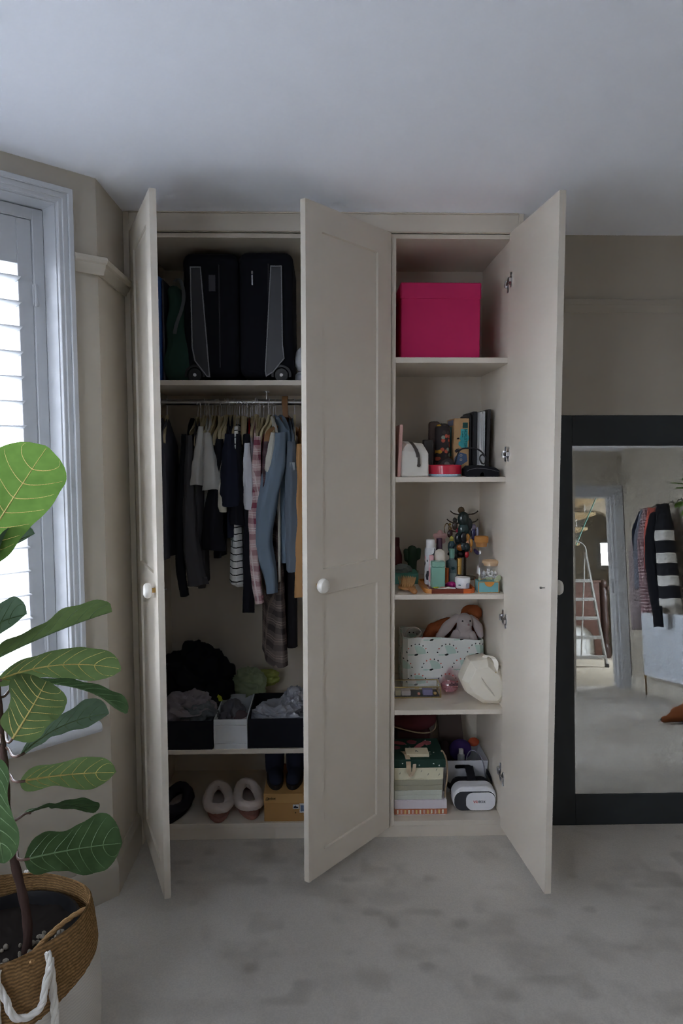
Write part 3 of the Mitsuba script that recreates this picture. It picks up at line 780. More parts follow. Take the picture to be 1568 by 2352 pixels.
drop(.618, .215, [(-.02, .014, 1.8, (30, 30, 34)), (-.06, .012, 1.4, (56, 72, 76))], 'black and slate bead earring in the thick of the cluster', JY - .065)
solo('bangle', tube([(.553 + .011 * math.sin(t), JY - .02, z + .228 + .026 * math.cos(t)) for t in np.linspace(0, 2 * PI, 28, endpoint=False)], .0022, 8, True), (92, 70, 40), 'metal', 'thin bronze bangle hanging at the far left of the stand', 'bangle')
solo('scrunchie', crumple((.600, JY - .03, z + .120), (.040, .022, .020), 12, .5, 3), (24, 24, 27), 'cloth', 'black ruched scrunchie at the bottom of the jewellery stand', 'scrunchie', smooth=60)
solo('ribbon', tube(spline([(.668, .33, z + .145), (.680, .33, z + .128), (.692, .33, z + .122)], 10), [.003, .006, .0075, .008, .0085, .009, .009, .008, .006, .003], 8), (40, 34, 84), 'cloth', 'short dark violet ribbon left of the carafe cork', 'ribbon', smooth=60)

# ---------------------------------------------------------------- fourth shelf
z = SH['r4']


def bird_fn(p, n, uv):
    """printed cloth: rows of fans with dotted rims, a dark body at each foot"""
    x = (p.x - .345 + dr.select(n.y < -.5, 0.0, p.y)) / .135
    v = (p.z - .553) / .0675
    row = dr.floor(v)
    u = x + dr.select(row - 2 * dr.floor(row / 2) > .5, .5, .0)
    a, b = (u - dr.floor(u) - .5) * .135, (v - row) * .0675 - .006
    r = dr.sqrt(a * a + b * b)
    base = C3((228, 231, 226))
    th = dr.atan2(b, a)
    fan = dr.select((r < .040) & (b > -.002 + .15 * a) & (th < 1.9), 1.0, 0.0)
    c = mix(base, C3((184, 210, 198)), fan * .8)
    k = th * 8 / PI
    q = k - dr.floor(k) - .5
    dot = dr.select((dr.square(q * .018) + dr.square(r - .046) < 1.0e-5) & (b > -.004), 1.0, 0.0)
    c = mix(c, dr.select(mikit.cell_rand(dr.floor(k), row, 3) < .35, C3((208, 120, 104)), C3((62, 64, 64))), dot)
    body = dr.square((a + .004) / .0085) + dr.square((b + .001 - .2 * a) / .0042)
    return mix(c, C3((40, 44, 44)), dr.select(body < 1.0, 1.0, 0.0))


scene['bird_print'] = {'type': 'twosided', 'b': {'type': 'diffuse', 'reflectance': proc(bird_fn)}}
k = thing('fabric_basket', 'white fabric basket printed with mint fans and dark birds, full of soft toys', 'basket')
bz = z + .222
o2 = m3.CrossSection([[(.352, .300), (.712, .300), (.712, .520), (.352, .520)]]).offset(-.02, m3.JoinType.Round).offset(.02, m3.JoinType.Round)
i2 = o2.offset(-.005, m3.JoinType.Round)
bas = m3.Manifold.extrude(o2, bz - z, 8, 0, (1.0, 1.0)) - m3.Manifold.extrude(i2, bz - z, 8).translate((0, 0, .008))
bas = bas.refine_to_length(.02).warp(lambda p: (p[0] + .010 * math.sin(p[2] * 14) * (p[0] - .53), p[1] - .006 * math.sin(p[0] * 16) * p[2] * 4, p[2] + .010 * (p[2] / .22) * math.sin(p[0] * 11 + p[1] * 9)))
part(k, 'body', bas.translate((0, 0, z)), None, 'bird_print', 40)
hp = spline([(.372, .36, bz - .03), (.366, .345, bz + .010), (.385, .34, bz + .040), (.420, .34, bz + .040), (.436, .345, bz + .022), (.420, .36, bz - .004), (.400, .37, bz - .03)], 24)
R = np.array([[q + np.array([0, dy, dz]) for dy, dz in ((-.012, -.0015), (.012, -.0015), (.012, .0015), (-.012, .0015))] for q in hp])
part(k, 'handle', loft(R), (196, 190, 184), 'cloth')
k = thing('plush_rabbit', 'pale lilac-grey plush rabbit with long ears sitting in the printed basket', 'plush toy')
X, Y = .630, .375
rabbit = blob([(((X, Y, z + .10), .062), ((X + .002, Y, z + .225), .044)), (((X + .002, Y - .004, z + .225), .034), ((X + .004, Y - .012, z + .292), .034)), (((X + .004, Y - .02, z + .280), .034), ((X + .012, Y - .038, z + .276), .020)),
               (((X - .030, Y, z + .305), .014), ((X - .075, Y - .010, z + .262), .024)), (((X - .075, Y - .010, z + .262), .024), ((X - .112, Y - .022, z + .218), .016)),
               (((X + .034, Y, z + .302), .013), ((X + .066, Y - .008, z + .262), .021)), (((X + .066, Y - .008, z + .262), .021), ((X + .076, Y - .016, z + .225), .014)),
               (((X - .034, Y - .020, z + .232), .020), ((X - .058, Y - .040, z + .190), .017)), (((X + .034, Y - .020, z + .228), .020), ((X + .050, Y - .045, z + .185), .017))], .010, 14)
part(k, 'body', rabbit, (176, 164, 162), 'cloth', 60)
for s in (-1, 1):
    part(k, 'eye', trimesh.creation.icosphere(subdivisions=2, radius=.0038).apply_translation((X + .006 + s * .017, Y - .044, z + .296)), (40, 34, 34), 'gloss', 60)
part(k, 'nose', trimesh.creation.icosphere(subdivisions=2, radius=.0042).apply_translation((X + .013, Y - .058, z + .282)), (150, 110, 112), 'satin', 60)
tx = blob([(((.675, .45, z + .15), .05), ((.672, .44, z + .305), .040)), (((.672, .44, z + .300), .040), ((.690, .43, z + .312), .036)), (((.650, .45, z + .25), .03), ((.570, .44, z + .262), .026)), (((.570, .44, z + .262), .026), ((.500, .43, z + .238), .024)), (((.500, .43, z + .238), .026), ((.475, .42, z + .205), .022)), (((.575, .43, z + .240), .022), ((.500, .42, z + .150), .03))], .010, 8)
v = np.array(tx.vertices)
tx.vertices = v + tx.vertex_normals * (.006 * (meshkit.noise(v * 160, 3) - .4))[:, None]
k = thing('plush_toy', 'shaggy rust-orange plush toy lying behind the plush rabbit', 'plush toy')
part(k, 'body', tx, (150, 76, 42), 'cloth', 60)
part(k, 'ribbon', tube(spline([(.640, .41, z + .276), (.650, .39, z + .290), (.665, .392, z + .302), (.690, .392, z + .296), (.705, .40, z + .282)], 14), .004, 6), (206, 150, 130), 'cloth', label='pale ribbon collar')
# brass edged glass box
k = thing('glass_trinket_box', 'clear glass trinket box with brass edges holding small jewellery', 'box')
gx0, gx1, gy0, gy1, gz0, gz1 = .290, .498, .172, .272, z + .001, z + .050
for a in (gx0, gx1):
    for b in (gy0, gy1):
        part(k, 'edge', cb(a - .0022, a + .0022, b - .0022, b + .0022, gz0, gz1, .0006), (190, 168, 110), 'metal')
for c in (gz0 + .002, gz1 - .002):
    for b in (gy0, gy1):
        part(k, 'edge', cb(gx0, gx1, b - .0022, b + .0022, c - .0022, c + .0022, .0006), (190, 168, 110), 'metal')
    for a in (gx0, gx1):
        part(k, 'edge', cb(a - .0022, a + .0022, gy0, gy1, c - .0022, c + .0022, .0006), (190, 168, 110), 'metal')


def quad(p):
    return trimesh.Trimesh(np.array(p, float), [[0, 1, 2], [0, 2, 3]], process=False)


part(k, 'pane', quad([(gx0, gy0, gz0), (gx1, gy0, gz0), (gx1, gy0, gz1), (gx0, gy0, gz1)]), None, 'clear', False)
part(k, 'pane', quad([(gx0, gy0, gz1), (gx1, gy0, gz1), (gx1, gy1, gz1), (gx0, gy1, gz1)]), None, 'clear', False)
part(k, 'pane', quad([(gx1, gy0, gz0), (gx1, gy1, gz0), (gx1, gy1, gz1), (gx1, gy0, gz1)]), None, 'clear', False)
part(k, 'base', bx(gx0 + .003, gx1 - .003, gy0 + .003, gy1 - .003, gz0, gz0 + .003), (52, 50, 50), 'satin')
part(k, 'clasp', cb(.386, .404, gy0 - .0045, gy0 - .002, gz1 - .008, gz1 + .002, .0008), (200, 178, 120), 'metal')
for x, w, h, c, lab in ((.318, .012, .022, (198, 196, 170), 'pale round bead box'), (.352, .020, .020, (214, 206, 206), 'white ring box'), (.408, .007, .012, (224, 150, 130), 'coral bead'), (.446, .021, .026, (120, 116, 160), 'lilac pouch'), (.478, .008, .014, (190, 160, 90), 'gilt charm')):
    nm = {'coral bead': 'bead', 'gilt charm': 'charm', 'lilac pouch': 'pouch'}.get(lab, 'ring_box')
    mm = rb(x - w, x + w, .192, .192 + 1.6 * w, gz0 + .003, gz0 + .003 + h, .003) if w > .01 else m3.Manifold.sphere(1, 16).scale((w, w, h / 2)).translate((x, .20, gz0 + .003 + h / 2))
    solo(nm, mm, c, 'satin', lab + ' inside the brass-edged glass box', nm.replace('_', ' '), smooth=50)
k = thing('glass_jar', 'pink pressed-glass jar with a pointed lid in front of the printed basket', 'jar')
c0 = (.546, .232, 0)
part(k, 'bowl', lathe([(0, z + .002), (.026, z + .001), (.036, z + .010), (.0445, z + .028), (.0455, z + .044), (.041, z + .058), (.034, z + .064)], c0, 40), None, 'pinkglass', 50)
part(k, 'lid', lathe([(.036, z + .0645), (.034, z + .074), (.024, z + .084), (.012, z + .090), (.013, z + .098), (.010, z + .106), (.004, z + .114), (0, z + .122)], c0, 40), None, 'pinkglass', 50)
part(k, 'contents', crumple((c0[0], c0[1], z + .032), (.034, .034, .022), 21, .5, 3), (196, 150, 156), 'gloss', kind='stuff')
part(k, 'print', poly_xz(sbox(-.018, 0, .020, .004), -.001, .0).apply_translation((c0[0] + .010, c0[1] - .0440, z + .048)), (96, 66, 74), 'matte')
for i in range(5):
    part(k, 'print', poly_xz(Point(0, 0).buffer(.0035, 6), -.001, .0).apply_translation((c0[0] - .006 + i * .008, c0[1] - .0435, z + .054 + (.004 if i % 2 else 0))), (96, 66, 74), 'matte')
# vanity bag: eight-sided, standing tilted
k = thing('vanity_bag', 'cream vanity bag with a top handle standing tilted at the right of its shelf', 'bag')
rim = [(.572, .644), (.606, .722), (.672, .732), (.728, .690), (.752, .640), (.744, .565), (.728, .5455), (.662, .548), (.598, .590)]
cx, cz = np.mean(rim, 0)
pts = []
for yy, s in ((.058, .72), (.085, .94), (.125, 1.0), (.165, .94), (.19, .72)):
    sh_ = .006 if yy < .1 else 0
    pts += [(cx + (a - cx) * s, yy, max(cz + (b - cz) * s, z + .0085)) for a, b in rim]
vb = m3.Manifold.batch_hull([m3.Manifold.sphere(.008, 14).translate(q) for q in pts])
part(k, 'body', vb, (222, 214, 196), 'satin', 35)
zl = [(.606, .0915, .7245), (.628, .066, .693), (.650, .0490, .652), (.690, .0490, .600), (.722, .068, .5580), (.735, .094, .5450)]
part(k, 'zip', tube(spline(zl, 30), .0032, 6), (202, 194, 176), 'satin')
hd = spline([(.664, .100, .732), (.674, .092, .742), (.694, .085, .739), (.708, .078, .724), (.710, .068, .700), (.704, .058, .682)], 24)
R = np.array([[q + np.array([dx, dy, dz]) for dx, dy, dz in ((-.008, .004, -.001), (.008, -.004, -.001), (.008, -.004, .003), (-.008, .004, .003))] for q in hd])
part(k, 'handle', loft(R), (226, 218, 202), 'satin')
part(k, 'stud', trimesh.creation.icosphere(subdivisions=2, radius=.0035).apply_translation((.704, .053, .684)), (190, 170, 120), 'metal', 60)

# ---------------------------------------------------------------- bottom of the right compartment
z = SH['base']


def box_thing(x0, x1, y0, y1, z0, z1, col, label, lid=None, lidcol=None, group=None):
    k = thing('gift_box', label, 'box', group)
    zl = z1 - (lid or .02)
    part(k, 'base', cb(x0 + .001, x1 - .001, y0 + .001, y1, z0, zl, .001), col, 'matte')
    part(k, 'lid', cb(x0, x1, y0, y1 + .001, zl, z1, .0015), lidcol or col, 'matte')
    return k


k = box_thing(.292, .512, .072, .270, z, z + .064, (214, 208, 212), 'pale pink box with an orange striped base at the bottom of the stack', .036, (216, 208, 216))
part(k, 'band', bx(.2915, .5125, .0715, .268, z + .004, z + .027), (192, 110, 76), 'matte', label='orange band')
for i in range(13):
    x = .302 + i * .0158
    part(k, 'stripe', bx(x, x + .0070, .0708, .074, z + .007, z + .024), ((226, 220, 200), (214, 178, 170), (220, 190, 120))[i % 3], 'matte')
k = box_thing(.292, .492, .078, .268, z + .0642, z + .104, (196, 200, 188), 'pale grey-green box second from the bottom of the stack', .020)
k = box_thing(.292, .495, .078, .268, z + .1042, z + .150, (164, 162, 140), 'olive grey box in the middle of the stack', .024)
k = box_thing(.292, .497, .078, .272, z + .1502, z + .203, (220, 214, 184), 'cream box printed with tiny sprigs second from the top of the stack', .050)
for x, zz in ((.312, .175), (.430, .170), (.465, .190), (.345, .192), (.402, .184), (.476, .168)):
    part(k, 'sprig', poly_xz(Polygon([(x, z + zz), (x + .004, z + zz + .008), (x + .0055, z + zz + .007), (x + .002, z + zz)]), .0772, .0788), (88, 84, 62), 'matte')
zt = z + .2032
k = box_thing(.290, .505, .074, .300, zt, zt + .036, (38, 66, 56), 'dark green festive box with pink and white print on top of the stack', .033)
rng = np.random.default_rng(9)
for i in range(12):
    x, y = rng.uniform(.30, .49), rng.uniform(.09, .28)
    part(k, 'dot', cyl((x, y, zt + .0358), (x, y, zt + .0366), rng.uniform(.0018, .0036), 10), (214, 216, 210), 'matte')
for (x, y, a, b, c) in ((.330, .25, .030, .018, (150, 70, 76)), (.415, .22, .048, .014, (190, 100, 106)), (.450, .25, .026, .020, (170, 84, 92)), (.385, .26, .022, .024, (140, 66, 78)), (.31, .20, .02, .02, (120, 60, 66))):
    part(k, 'flower', m3.Manifold.cylinder(.0009, 1, 1, 9).scale((a, b, 1)).rotate((0, 0, 25 * x * 40)).translate((x, y, zt + .0358)), c, 'matte')
for x, zz in ((.325, .020), (.395, .012), (.455, .018), (.478, .010)):
    part(k, 'dot', poly_xz(Point(x, zt + zz).buffer(.003, 6), .0732, .0742), (206, 210, 204), 'matte')
k = thing('gift_tag', 'cream gift tag block tied with a beige ribbon on the dark green box', 'tag')
part(k, 'block', cb(.345, .440, .098, .165, zt + .0366, zt + .050, .001), (224, 212, 178), 'matte')
part(k, 'mark', cat(cb(.385, .388, .12, .135, zt + .0498, zt + .0503, .0001), turn(cb(.391, .394, .12, .135, zt + .0498, zt + .0503, .0001), 25, (.392, .127, 0))), (90, 80, 66), 'matte')
rp = spline([(.335, .150, zt + .040), (.343, .110, zt + .046), (.348, .080, zt + .038), (.350, .069, zt + .010), (.352, .066, zt - .014), (.360, .066, zt - .030)], 26)
R = np.array([[q + np.array([dx, 0, 0]) + np.array([0, dy, 0]) for dx, dy in ((-.010, 0), (.010, 0), (.010, .0012), (-.010, .0012))] for q in rp])
part(k, 'ribbon', loft(R), (186, 166, 134), 'cloth', label='beige ribbon')
rp = spline([(.375, .067, zt + .020), (.372, .064, zt - .002), (.366, .064, zt - .022), (.350, .064, zt - .034)], 18)
R = np.array([[q + np.array([dx, dy, 0]) for dx, dy in ((-.007, 0), (.007, 0), (.007, .0012), (-.007, .0012))] for q in rp])
part(k, 'ribbon', loft(R), (196, 176, 146), 'cloth')
rp = spline([(.500, .160, zt + .039), (.514, .140, zt + .020), (.520, .120, zt - .030), (.516, .110, zt - .080), (.508, .10, zt - .130), (.512, .10, zt - .150)], 30)
R = np.array([[q + np.array([dx, dy, 0]) for dx, dy in ((-.004, -.006), (.004, .006), (.005, .0052), (-.003, -.0068))] for q in rp])
kk = thing('gift_ribbon', 'long beige ribbon trailing down the right side of the box stack', 'ribbon')
scene[kk] = shape(loft(R), (182, 160, 132), 'cloth')
k = thing('wash_bag', 'dark red padded bag with pale piping on top of the box stack', 'bag')
part(k, 'body', cat(m3.Manifold.sphere(1, 40).scale((.118, .105, .052)).translate((.400, .410, zt + .092))), (92, 46, 50), 'cloth', 60)
part(k, 'piping', tube([(.400 + .112 * math.cos(t), .395 + .10 * math.sin(t), zt + .068 + .012 * math.sin(2 * t)) for t in np.linspace(PI, 2 * PI, 30)], .003, 6), (170, 150, 120), 'cloth', label='pale piping')
part(k, 'support', rb(.33, .48, .33, .50, zt - .10, zt + .06, .01), (70, 44, 44), 'cloth')
# white plastic tub
k = thing('plastic_tub', 'white plastic storage tub with an oval handle hole behind the headset', 'tub')
w0 = m3.Manifold.hull_points(np.array([(x, y, zz) for zz, g in ((z, .014), (z + .150, 0)) for x in (.522 + g, .728 - g) for y in (.262 + g, .47 - g)]))
w1 = m3.Manifold.hull_points(np.array([(x, y, zz) for zz, g in ((z + .004, .016), (z + .152, .003)) for x in (.522 + g, .728 - g) for y in (.262 + g, .47 - g)]))
slot = m3.Manifold.batch_hull([m3.Manifold.cylinder(.2, .0095, .0095, 20).rotate((90, 0, 0)).translate((x, .40, z + .122)) for x in (.588, .640)])
part(k, 'body', w0 - w1 - slot, (212, 214, 222), 'satin')
solo('folder', turn(cb(.560, .672, .445, .462, z + .006, z + .36, .003), -7, (.61, .45, z + .01), (0, 1, 0)), (74, 60, 54), 'satin', 'tall dark brown folder standing in the white tub', 'folder')
solo('bag', cat(m3.Manifold.sphere(1, 28).scale((.052, .028, .050)).translate((.625, .385, z + .150))), (66, 48, 108), 'cloth', 'purple cloth bag in the white tub', 'bag', smooth=60)
solo('pouch', cat(m3.Manifold.sphere(1, 24).scale((.026, .02, .020)).translate((.690, .40, z + .180))), (188, 78, 48), 'cloth', 'orange pouch at the right of the white tub', 'pouch', smooth=60)
solo('pouch', cat(m3.Manifold.sphere(1, 24).scale((.026, .03, .06)).translate((.558, .40, z + .130))), (58, 44, 46), 'cloth', 'dark pouch at the left of the white tub', 'pouch', smooth=60)
k = thing('spray_bottle', 'small clear travel bottle with a white cap in the white tub', 'bottle')
part(k, 'body', lathe([(0, z + .008), (.014, z + .008), (.016, z + .012), (.016, z + .150), (.010, z + .158)], (.618, .325, 0), 24), (170, 172, 178), 'gloss')
part(k, 'cap', lathe([(0, z + .156), (.011, z + .156), (.010, z + .178), (0, z + .180)], (.618, .325, 0), 20), (226, 226, 228), 'satin')
k = thing('cable', 'grey cable looping out of the white tub', 'cable')
scene[k] = shape(tube(spline([(.655, .30, z + .10), (.640, .29, z + .165), (.660, .28, z + .19), (.690, .268, z + .172), (.706, .256, z + .13), (.716, .257, z + .08)], 40), .0022, 7), (140, 140, 160), 'satin', 60)
# VR headset
k = thing('vr_headset', 'white and black virtual reality headset at the front right of the bottom shelf', 'headset')
vx0, vx1, vy, vz0, vz1 = .543, .727, .098, z + .001, z + .106


def rr(x0, x1, z0, z1, r):
    return sbox(x0 + r, z0 + r, x1 - r, z1 - r).buffer(r, 10)


front = [(vy + .004, .004), (vy + .0005, .0065), (vy, .010)]


def shell_ring(y, g, n=64, r=.044):
    q = np.array(rr(vx0 + g, vx1 - g, vz0 + g, vz1 - g, r - g).exterior.segmentize(.004).coords)[:-1]
    s = np.linspace(0, len(q), n, endpoint=False).astype(int)
    return np.c_[q[s, 0], np.full(n, y), q[s, 1]]


part(k, 'shell', loft(np.array([shell_ring(vy, .009), shell_ring(vy + .001, .005), shell_ring(vy + .005, .0015), shell_ring(vy + .012, 0), shell_ring(vy + .060, 0), shell_ring(vy + .070, .004)])), (226, 228, 233), 'satin', 40)
inset = rr(vx0 + .005, vx1 - .005, vz0 + .004, vz1 - .019, .034)
part(k, 'visor', poly_xz(inset, vy - .0015, vy + .003), (44, 48, 56), 'gloss', label='dark visor panel')
plate = rr(vx0 + .054, vx1 - .007, vz0 + .006, vz1 - .023, .030)
part(k, 'front_plate', poly_xz(plate, vy - .0035, vy + .001), (228, 230, 236), 'satin', 20)
part(k, 'lettering', text('VR', .0105, (.637, vy - .0035, vz0 + .042), None, .0006, True), (190, 60, 60), 'matte')
part(k, 'lettering', text('BOX', .0105, (.6645, vy - .0035, vz0 + .042), None, .0006, True), (50, 54, 62), 'matte')
part(k, 'face_padding', loft(np.array([shell_ring(vy + .069, .006), shell_ring(vy + .095, .002), shell_ring(vy + .125, .010)])), (36, 36, 40), 'cloth', 40)
sp = spline([(vx0 + .004, vy + .085, z + .070), (vx0 - .006, vy + .15, z + .085), (.585, vy + .20, z + .108), (.650, vy + .205, z + .112), (.705, vy + .19, z + .105), (vx1 + .002, vy + .12, z + .085), (vx1 - .004, vy + .08, z + .070)], 40)
R = np.array([[q + np.array([0, dy, dz]) for dy, dz in ((-.001, -.013), (.001, -.013), (.001, .013), (-.001, .013))] for q in sp])
part(k, 'strap', loft(R), (34, 35, 40), 'cloth')
sp = spline([(.635, vy + .06, z + .104), (.635, vy + .10, z + .122), (.640, vy + .16, z + .126), (.645, vy + .20, z + .116)], 20)
R = np.array([[q + np.array([dx, 0, dz]) for dx, dz in ((-.018, -.001), (.018, -.001), (.018, .001), (-.018, .001))] for q in sp])
part(k, 'strap', loft(R), (34, 35, 40), 'cloth')

# ---------------------------------------------------------------- left compartment: luggage on the top shelf
z = SH['lt']


def suitcase(x0, x1, h, label, filled):
    k = thing('suitcase', label, 'suitcase')
    part(k, 'body', rb(x0, x1, .125, .505, z + .022, z + h, .035, 20), (30, 31, 38), 'cloth', 50)
    fx = x0 + .055 if not filled else x1 - .070
    y = .122
    # tapering corner guard with a raised rim
    o = Polygon([(fx - .022, z + .455), (fx + .022, z + .455), (fx + .052, z + .020), (fx + .038, z + .022), (fx - .010, z + .085), (fx - .020, z + .14)]) if not filled else \
        Polygon([(fx - .020, z + .460), (fx + .026, z + .460), (fx + .028, z + .15), (fx + .034, z + .095), (fx - .012, z + .040), (fx - .042, z + .022), (fx - .046, z + .045), (fx - .030, z + .30)])
    part(k, 'corner_guard', poly_xz(o, y - .006, y + .02), (74, 76, 82) if filled else (48, 49, 54), 'satin', label='grey plastic corner guard')
    rim = o.difference(o.buffer(-.0045))
    part(k, 'guard_rim', poly_xz(rim, y - .010, y - .004), (128, 130, 136), 'satin')
    wx = fx - .012 if not filled else fx + .020
    if not filled:
        wx = fx - .010
    for yy in (.150, .47):
        part(k, 'wheel', turn(lathe([(0, -.011), (.026, -.011), (.029, -.007), (.029, .007), (.026, .011), (0, .011)], n=28), 90, axis=(1, 0, 0)).apply_translation((wx, yy - .022, z + .030)), (26, 26, 29), 'satin')
    part(k, 'wheel_hub', cyl((wx, .114, z + .030), (wx, .130, z + .030), .0068, 18), (214, 214, 218), 'satin', label='pale wheel hub')
    part(k, 'wheel_arch', poly_xz(Point(wx, z + .03).buffer(.040).difference(Point(wx, z + .03).buffer(.031)).intersection(sbox(wx - .1, z + .022, wx + .1, z + .3)), .116, .140), (34, 34, 38), 'satin')
    part(k, 'handle', tube(spline([((x0 + x1) / 2, .22, z + h - .004), ((x0 + x1) / 2, .24, z + h + .012), ((x0 + x1) / 2, .38, z + h + .012), ((x0 + x1) / 2, .40, z + h - .004)], 20), .007, 8), (30, 30, 34), 'satin')
    part(k, 'zip', tube(spline([((x0 + x1) / 2 + (.01 if filled else .035), .1235, z + .06), ((x0 + x1) / 2 + (.01 if filled else .035), .1235, z + h - .05)], 4), .003, 6), (52, 52, 58), 'satin')
    return k


k = suitcase(-.560, -.338, .515, 'dark suitcase with a hollow-looking grey corner guard, left of two on the top shelf', False)
part(k, 'badge', cb(-.455, -.428, .1215, .1255, z + .36, z + .425, .001), (62, 62, 70), 'satin', label='small grey badge')
k = suitcase(-.336, -.118, .520, 'dark suitcase with a broad grey corner guard, right of two on the top shelf', True)
part(k, 'zip_pull', cat(cb(-.284, -.278, .1195, .1235, z + .385, z + .425, .001), cyl((-.281, .1215, z + .428), (-.281, .1215, z + .440), .004, 8)), (170, 170, 174), 'metal', label='silver zip pull')
k = thing('holdall', 'dark green soft holdall standing beside the left suitcase', 'bag')
hb = m3.Manifold.batch_hull([m3.Manifold.sphere(r, 20).translate(p) for p, r in (((-.598, .16, z + .045), .045), ((-.560, .16, z + .045), .045), ((-.600, .42, z + .045), .045), ((-.560, .42, z + .045), .045), ((-.600, .18, z + .37), .026), ((-.592, .42, z + .37), .026))])
hb = hb.refine_to_length(.02).warp(lambda p: (p[0] + .006 * math.sin(p[2] * 40 + p[1] * 15), p[1] + .006 * math.sin(p[2] * 31), p[2]))
part(k, 'body', hb, (46, 72, 62), 'cloth', 60)
sp = spline([(-.590, .130, z + .40), (-.575, .120, z + .41), (-.556, .118, z + .37), (-.572, .112, z + .26), (-.590, .106, z + .19)], 24)
R = np.array([[q + np.array([dx, dy, 0]) for dx, dy in ((-.007, -.0015), (.007, -.0015), (.007, .0015), (-.007, .0015))] for q in sp])
part(k, 'strap', loft(R), (84, 88, 90), 'cloth', label='grey shoulder strap')
k = thing('folder', 'bright blue plastic folder standing at the far left of the top shelf', 'folder')
scene[k] = shape(rb(-.672, -.650, .14, .46, z, z + .425, .010), (38, 84, 158), 'satin', 50)
part(k, 'spine', rb(-.648, -.640, .15, .45, z, z + .415, .003), (62, 60, 66), 'satin', label='dark back board')
k = thing('rounded_case', 'rounded white case half hidden behind the middle door on the top shelf', 'case')
part(k, 'shell', lathe([(0, z + .05), (.05, z + .052), (.066, z + .075), (.068, z + .10), (.060, z + .135), (.035, z + .158), (0, z + .163)], (-.050, .20, 0), 32), (206, 208, 214), 'satin', 50)
part(k, 'foot', lathe([(0, z), (.052, z), (.066, z + .012), (.066, z + .038), (.05, z + .051), (0, z + .051)], (-.050, .20, 0), 32), (176, 178, 186), 'satin', 50)

# ---------------------------------------------------------------- hangers and clothes on the rail
RZ, RY = 1.801, .29


def hanger_meshes():
    t = np.linspace(-.35 * PI, 1.08 * PI, 16)
    hook = [(0, .0145 * math.cos(a) * 1.0, .0145 * math.sin(a) + .0012) for a in t[::-1]]
    path = hook + [(0, .010, -.020), (0, .002, -.034), (0, 0, -.044), (0, 0, -.070)]
    h = tube(path, .0019, 6)
    half = spline([(0, -.054, 0), (.022, -.058, 0), (.060, -.082, 0), (.110, -.104, 0), (.165, -.118, 0), (.200, -.136, 0), (.216, -.172, 0)], 20)[:, :2]
    low = spline([(.207, -.176, 0), (.192, -.152, 0), (.160, -.136, 0), (.105, -.124, 0), (.055, -.102, 0), (.020, -.080, 0), (0, -.075, 0)], 20)[:, :2]
    top = [(-a, b) for a, b in half[::-1]] + [tuple(q) for q in half[1:]]
    bot = [tuple(q) for q in low] + [(-a, b) for a, b in low[::-1][1:]]
    b = trimesh.creation.extrude_polygon(Polygon(top + bot).buffer(.002).buffer(-.001), .0095, engine='earcut')
    b.apply_transform(np.array([[0, 0, 1, -.00475], [1, 0, 0, 0], [0, 1, 0, 0], [0, 0, 0, 1.0]]))
    return h, b


_h, _b = hanger_meshes()
HOOK = shape(_h, (214, 214, 218), 'gloss', 60)
BAR = [shape(_b, c, 'satin', 40) for c in ((196, 180, 138), (186, 168, 124), (204, 190, 150))]


def hanger(x, rot=0.0, i=0, label='slim pale wooden clothes hanger on the crowded rail', group='hangers on the crowded rail', dz=0.0):
    k = thing('clothes_hanger', label, 'hanger', group)
    tw = T().translate([x, RY, RZ + dz]).rotate([0, 0, 1], rot).scale([1, .94, 1])
    scene[k + '__hook'] = {**HOOK, 'to_world': tw}
    scene[k + '__shoulder_bar'] = {**BAR[i % 3], 'to_world': tw}
    return k


HX = [-0.535, -0.523, -0.506, -0.499, -0.492, -0.486, -0.472, -0.458, -0.444, -0.436, -0.428, -0.419, -0.409, -0.403, -0.398, -0.389, -0.377, -0.368, -0.358, -0.347, -0.343, -0.335, -0.327, -0.323, -0.311, -0.302, -0.29, -0.285, -0.279, -0.271, -0.255, -0.234, -0.228, -0.214, -0.204]
rng = np.random.default_rng(2)
for i, x in enumerate(HX):
    hanger(x, rng.uniform(-7, 8), i, dz=rng.uniform(-.014, .003))
hanger(-.692, -4, 1, 'clothes hanger holding the charcoal shirt at the far left of the rail', None)
hanger(-.665, 8, 0, 'clothes hanger apart from the crowd near the left end of the rail', None)
hanger(-.122, 2, 2, 'last clothes hanger before the middle door, right of the broad wooden one', None)
k = thing('wooden_hanger', 'broad orange-brown wooden hanger with a thick wooden hook over the blue sweatshirt', 'hanger')
wh = spline([(-.163, .315, 1.803), (-.163, .300, 1.826), (-.163, .275, 1.822), (-.163, .262, 1.795), (-.160, .255, 1.760), (-.160, .250, 1.735)], 30)
R = np.array([[q + np.array([dx, dy, 0]) for dx, dy in ((-.012, -.004), (.012, -.004), (.012, .004), (-.012, .004))] for q in wh])
part(k, 'hook', loft(R), (150, 104, 62), 'satin', 50)
sb_ = _b.copy()
sb_.vertices *= (2.2, 1, 1)
part(k, 'shoulder_bar', turn(sb_, -18).apply_translation((-.160, RY, 1.800)), (166, 116, 70), 'satin', 40)


def stripes_fn(p, n, uv):
    s = p.z / .0275 + .12 * noise(p.x * 30, p.y * 20, 0.0)
    s = s - dr.floor(s)
    fold = .92 + .08 * noise(p.x * 120, p.y * 60, p.z * 4)
    return mix(C3((214, 214, 212)), C3((26, 27, 32)), smoothstep(.83, .86, s)) * fold


